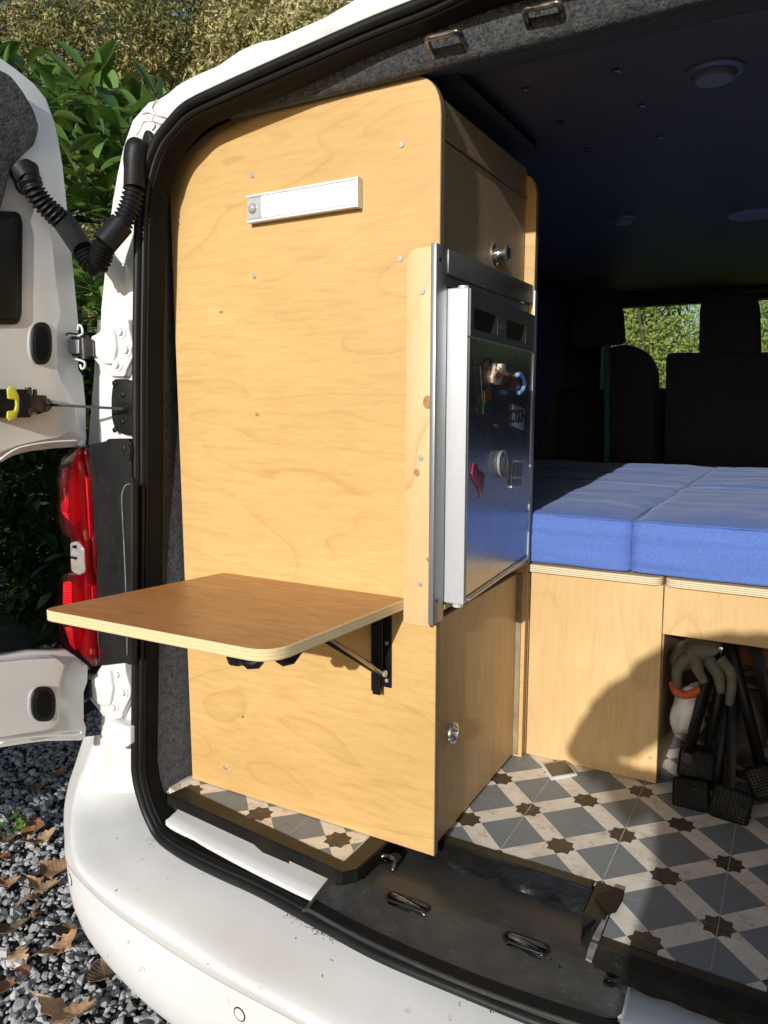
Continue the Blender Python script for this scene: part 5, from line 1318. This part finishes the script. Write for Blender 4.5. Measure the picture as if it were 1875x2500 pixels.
for p, d, roll, k, s in cand[:290]:
    inst('leaf', LMs[k], lb, p, rot_from(d, roll).to_euler(), (s, s, s))
# the rest of its leaves, too many to pick apart
rest = []
for _ in range(1300):
    x = rl.uniform(-4.2, -.95); y = rl.uniform(.95, 1.9); z = rl.uniform(-.5, 1.3) if rl.random() < .65 else ltop(x) - rl.uniform(.05, .5)
    if z < 1.0: y += .85
    if z > ltop(x) - .04: continue
    spray(x, y, z, rest, 6)
for _ in range(1500):
    x = rl.uniform(-5.2, -1.0); y = rl.uniform(1.5, 2.7); z = rl.uniform(-.58, 1.1)
    spray(x, y, z, rest, 6)
V = []; Fc = []; T = []
base = LMs[0]; bv = [v.co.copy() for v in base.vertices]; bf = [tuple(p.vertices) for p in base.polygons]
for p, d, roll, k, s in rest:
    M = rot_from(d, roll); b = len(V); t = rl.random()
    for v in bv: w_ = M @ (v * s) + p; V.append(tuple(w_))
    for f in bf: Fc.append(tuple(b + q for q in f)); T.append(t)
me = colored_mesh('inner_leaves', V, Fc, T, LAUREL, True)
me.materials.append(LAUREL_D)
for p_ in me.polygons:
    if p_.center.z < 1.15 or p_.center.y > 1.5: p_.material_index = 1  # low and deep leaves get the colour darkened for shade
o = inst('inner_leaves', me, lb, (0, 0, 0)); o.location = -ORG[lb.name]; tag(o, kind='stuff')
for _ in range(12):
    x = rl.uniform(-3.4, -1.0); h = ltop(x) - .15; y = rl.uniform(2.3, 2.8)
    pts = [Vector((x + rl.uniform(-.1, .1), y + .1, -.6)), Vector((x, y, h * .3)), Vector((x + rl.uniform(-.12, .12), y - .1, h))]
    obj('stem', tube(catmull(pts, 4), [.012 - .0009 * k for k in range(9)], 6), BARK, lb)

# ================================================================ trees and hedge
rr0 = None
def crown(name, lobes, n, size, mat, parent, rr, shell=.55, front=None):
    V = []; Fc = []; T = []
    tot = sum(r[1] ** 2 for r in lobes)
    for c, r in lobes:
        c = Vector(c); m = int(n * r * r / tot); off_ = Vector((rr.uniform(-9, 9),) * 3); done = 0; tries = 0
        while done < m and tries < m * 6:
            tries += 1
            d = Vector((rr.gauss(0, 1), rr.gauss(0, 1), rr.gauss(0, 1))).normalized()
            rad = r * (1 - shell * rr.random() ** 1.5) * (1 + .25 * noise.noise(d * 2.2 + off_))
            p = c + d * rad
            if noise.noise(p * (3.0 / max(.5, r)) * 1.4 + off_) < -.02 and rr.random() < .9: continue
            done += 1
            nd = (d * .7 + Vector((rr.gauss(0, 1), rr.gauss(0, 1), rr.gauss(0, 1))) * .7).normalized(); u = nd.orthogonal().normalized(); a = rr.uniform(0, 6.28); v = nd.cross(u)
            u2 = u * math.cos(a) + v * math.sin(a); v2 = nd.cross(u2); s = size * rr.uniform(.6, 1.3); b = len(V)
            V += [tuple(p - u2 * s), tuple(p - v2 * s * .42 + nd * s * .15), tuple(p + u2 * s), tuple(p + v2 * s * .42 + nd * s * .15)]
            Fc += [(b, b + 1, b + 2), (b, b + 2, b + 3)]; t = min(.999, max(0, .5 + .75 * noise.noise(p * 2.6) + rr.gauss(0, .17))); T += [t * .8, t * .8]
    me = colored_mesh(name, V, Fc, T, mat); o = inst(name, me, parent, (0, 0, 0)); o.location = -ORG[parent.name]; return tag(o, kind='stuff')
def tree(label, name, loc, lobes, n, size, mat, trunk, seed, cat='tree', group=None):
    rr = random.Random(seed); t = thing(name, label, cat, loc, group); L = Vector(loc)
    obj('trunk', tube(catmull([L, L + Vector((.05, 0, trunk * .5)), L + Vector((-.05, .05, trunk))], 5), [.10 - .008 * k for k in range(11)], 10), BARK, t, smooth=True)
    for c, r in lobes[:9]:
        a = L + Vector((0, 0, trunk * rr.uniform(.5, .95))); b = Vector(c)
        obj('branch', tube(catmull([a, a.lerp(b, .5) + Vector((0, 0, .1)), b], 4), [.022 - .002 * k for k in range(9)], 7), BARK, t, smooth=True)
    crown('crown', lobes, n, size, mat, t, rr); return t
rt = random.Random(3)
def lobes_box(x0, x1, y0, y1, z0, z1, n, r0, r1):
    return [((rt.uniform(x0, x1), rt.uniform(y0, y1), rt.uniform(z0, z1)), rt.uniform(r0, r1)) for _ in range(n)]
tree('tall olive-yellow leaved tree at the left, above the laurel bush', 'yellowing_tree', (-6.2, 5.2, -.59), lobes_box(-8.2, -4.7, 4.2, 6.2, 1.0, 5.0, 26, .5, .95) + [((-5.75, 5.6, 5.1), .8), ((-6.3, 5.5, 5.2), .8), ((-5.2, 5.8, 4.9), .7), ((-6.8, 5.6, 5.0), .7)], 135000, .028, OLIVE, 2.2, 21, group='yellowing trees behind the laurel')
tree('olive-yellow leaved tree beyond the corner of the van roof', 'yellowing_tree', (-3.6, 5.6, -.59), lobes_box(-5.0, -1.8, 4.6, 6.4, .9, 4.4, 24, .45, .85), 135000, .028, OLIVE, 2.0, 22, group='yellowing trees behind the laurel')
tree('dark green tree standing farther back behind the yellowing ones', 'dark_tree', (-6.0, 9.5, -.59), lobes_box(-11.5, -1.0, 8.5, 10.5, .0, 6.4, 46, .8, 1.5), 95000, .075, OLIVED, 2.4, 23)
# hedge in front of the van
hd = thing('hedge', 'sunlit green hedge seen through the windscreen', 'hedge', (.2, 6.6, -.59))
rr = random.Random(31)
crown('crown', lobes_box(-2.6, 2.6, 6.1, 7.2, -.3, 2.2, 60, .4, .7), 90000, .023, HEDGE, hd, rr, .7)
for k in range(12):
    x = -2.2 + .4 * k; obj('stem', tube(catmull([(x, 6.6, -.6), (x + rr.uniform(-.2, .2), 6.4, .6), (x + rr.uniform(-.4, .4), 6.1, 1.9)], 4), .014, 6), TWIG, hd)
# ================================================================ the photographer, whose shadow falls into the van
def person():
    P = thing('person', 'person in dark clothes behind the van, seen only by the shadow cast inside', 'person', (.72, -1.5, -.59))
    J = {'hip': (.60, -1.55, .30), 'belly': (.60, -1.54, .52), 'chest': (.66, -1.52, .84), 'neck': (.72, -1.49, .99), 'head0': (.74, -1.47, 1.04), 'head1': (.75, -1.46, 1.16),
         'ls': (.49, -1.50, .90), 'le': (.265, -1.42, .665), 'lw': (.40, -1.45, .625), 'lh': (.47, -1.45, .62),
         'rs': (.83, -1.51, .88), 're': (.90, -1.32, .72), 'rw': (.68, -1.19, .76), 'rh': (.60, -1.17, .76),
         'lk': (.50, -1.50, -.10), 'la': (.49, -1.55, -.50), 'lt': (.47, -1.42, -.57), 'lhip': (.51, -1.55, .26),
         'rk': (.70, -1.50, -.10), 'ra': (.72, -1.55, -.50), 'rt': (.74, -1.42, -.57), 'rhip': (.69, -1.55, .26)}
    R_ = {'hip': .15, 'belly': .155, 'chest': .20, 'neck': .055, 'head0': .075, 'head1': .08, 'ls': .10, 'le': .062, 'lw': .036, 'lh': .038, 'rs': .075, 're': .055, 'rw': .036, 'rh': .038,
          'lk': .075, 'la': .05, 'lt': .04, 'lhip': .10, 'rk': .075, 'ra': .05, 'rt': .04, 'rhip': .10}
    E_ = [('hip', 'belly'), ('belly', 'chest'), ('chest', 'neck'), ('neck', 'head0'), ('head0', 'head1'), ('chest', 'ls'), ('ls', 'le'), ('le', 'lw'), ('lw', 'lh'), ('chest', 'rs'), ('rs', 're'), ('re', 'rw'), ('rw', 'rh'), ('hip', 'lhip'), ('lhip', 'lk'), ('lk', 'la'), ('la', 'lt'), ('hip', 'rhip'), ('rhip', 'rk'), ('rk', 'ra'), ('ra', 'rt')]
    ks = list(J); o3 = Vector((.72, -1.5, -.59)); me = bpy.data.meshes.new('body'); me.from_pydata([Vector(J[k]) - o3 for k in ks], [(ks.index(a), ks.index(b)) for a, b in E_], [])
    o = bpy.data.objects.new('body', me); COL.objects.link(o); o.parent = P; ORG[o.name] = o3
    md = o.modifiers.new('skin', 'SKIN'); 
    for i, k in enumerate(ks): me.skin_vertices[0].data[i].radius = (R_[k], R_[k]); 
    me.skin_vertices[0].data[0].use_root = True
    sb = o.modifiers.new('sub', 'SUBSURF'); sb.levels = 2; sb.render_levels = 2
    tx = bpy.data.textures.new('cloth_folds', 'CLOUDS'); tx.noise_scale = .07
    dm = o.modifiers.new('folds', 'DISPLACE'); dm.texture = tx; dm.strength = .055; dm.mid_level = .5
    me.materials.append(plain('dark_clothes', (.02, .022, .03), None, 20, .9))
    for side, hx in ((1, .50), (-1, .59)):
        for k in range(4):
            a = Vector((hx, -1.165, .785 - .018 * k)); d = Vector((side * .05, .02, .004)); obj('finger', tube(catmull([a, a + d * .5 + Vector((0, .008, 0)), a + d * .9], 3), taper(7, .0095, .007), 8), plain('skin_%d%d' % (side, k), (.5, .3, .22), None, 20, .5), P, smooth=True)
    ph = obj('phone', box(.475, .555, -1.150, -1.142, .70, .86, .003), SATIN, None, auto=40); tag(ph, 'black phone held up in both hands behind the van', 'phone')
person()

rq = random.Random(77)
shade_hedge = thing('hedge', 'tall unseen laurel hedge on the near left, added to shade the foot of the laurel bush', 'hedge', (-2.4, -2.2, -.59))  # unseen hedge, added to keep sun off the lower laurel
crown('crown', [((rq.uniform(-3.4, -1.75), rq.uniform(-2.9, -1.6), rq.uniform(-.3, 1.5)), rq.uniform(.35, .5)) for _ in range(60)], 60000, .055, LAUREL, shade_hedge, rq, .6)
for k in range(6): obj('stem', tube(catmull([(-3.1 + .25 * k, -2.2, -.6), (-3.0 + .25 * k, -2.15, .4), (-3.1 + .27 * k, -2.2, 1.3)], 4), .02, 6), BARK, shade_hedge)
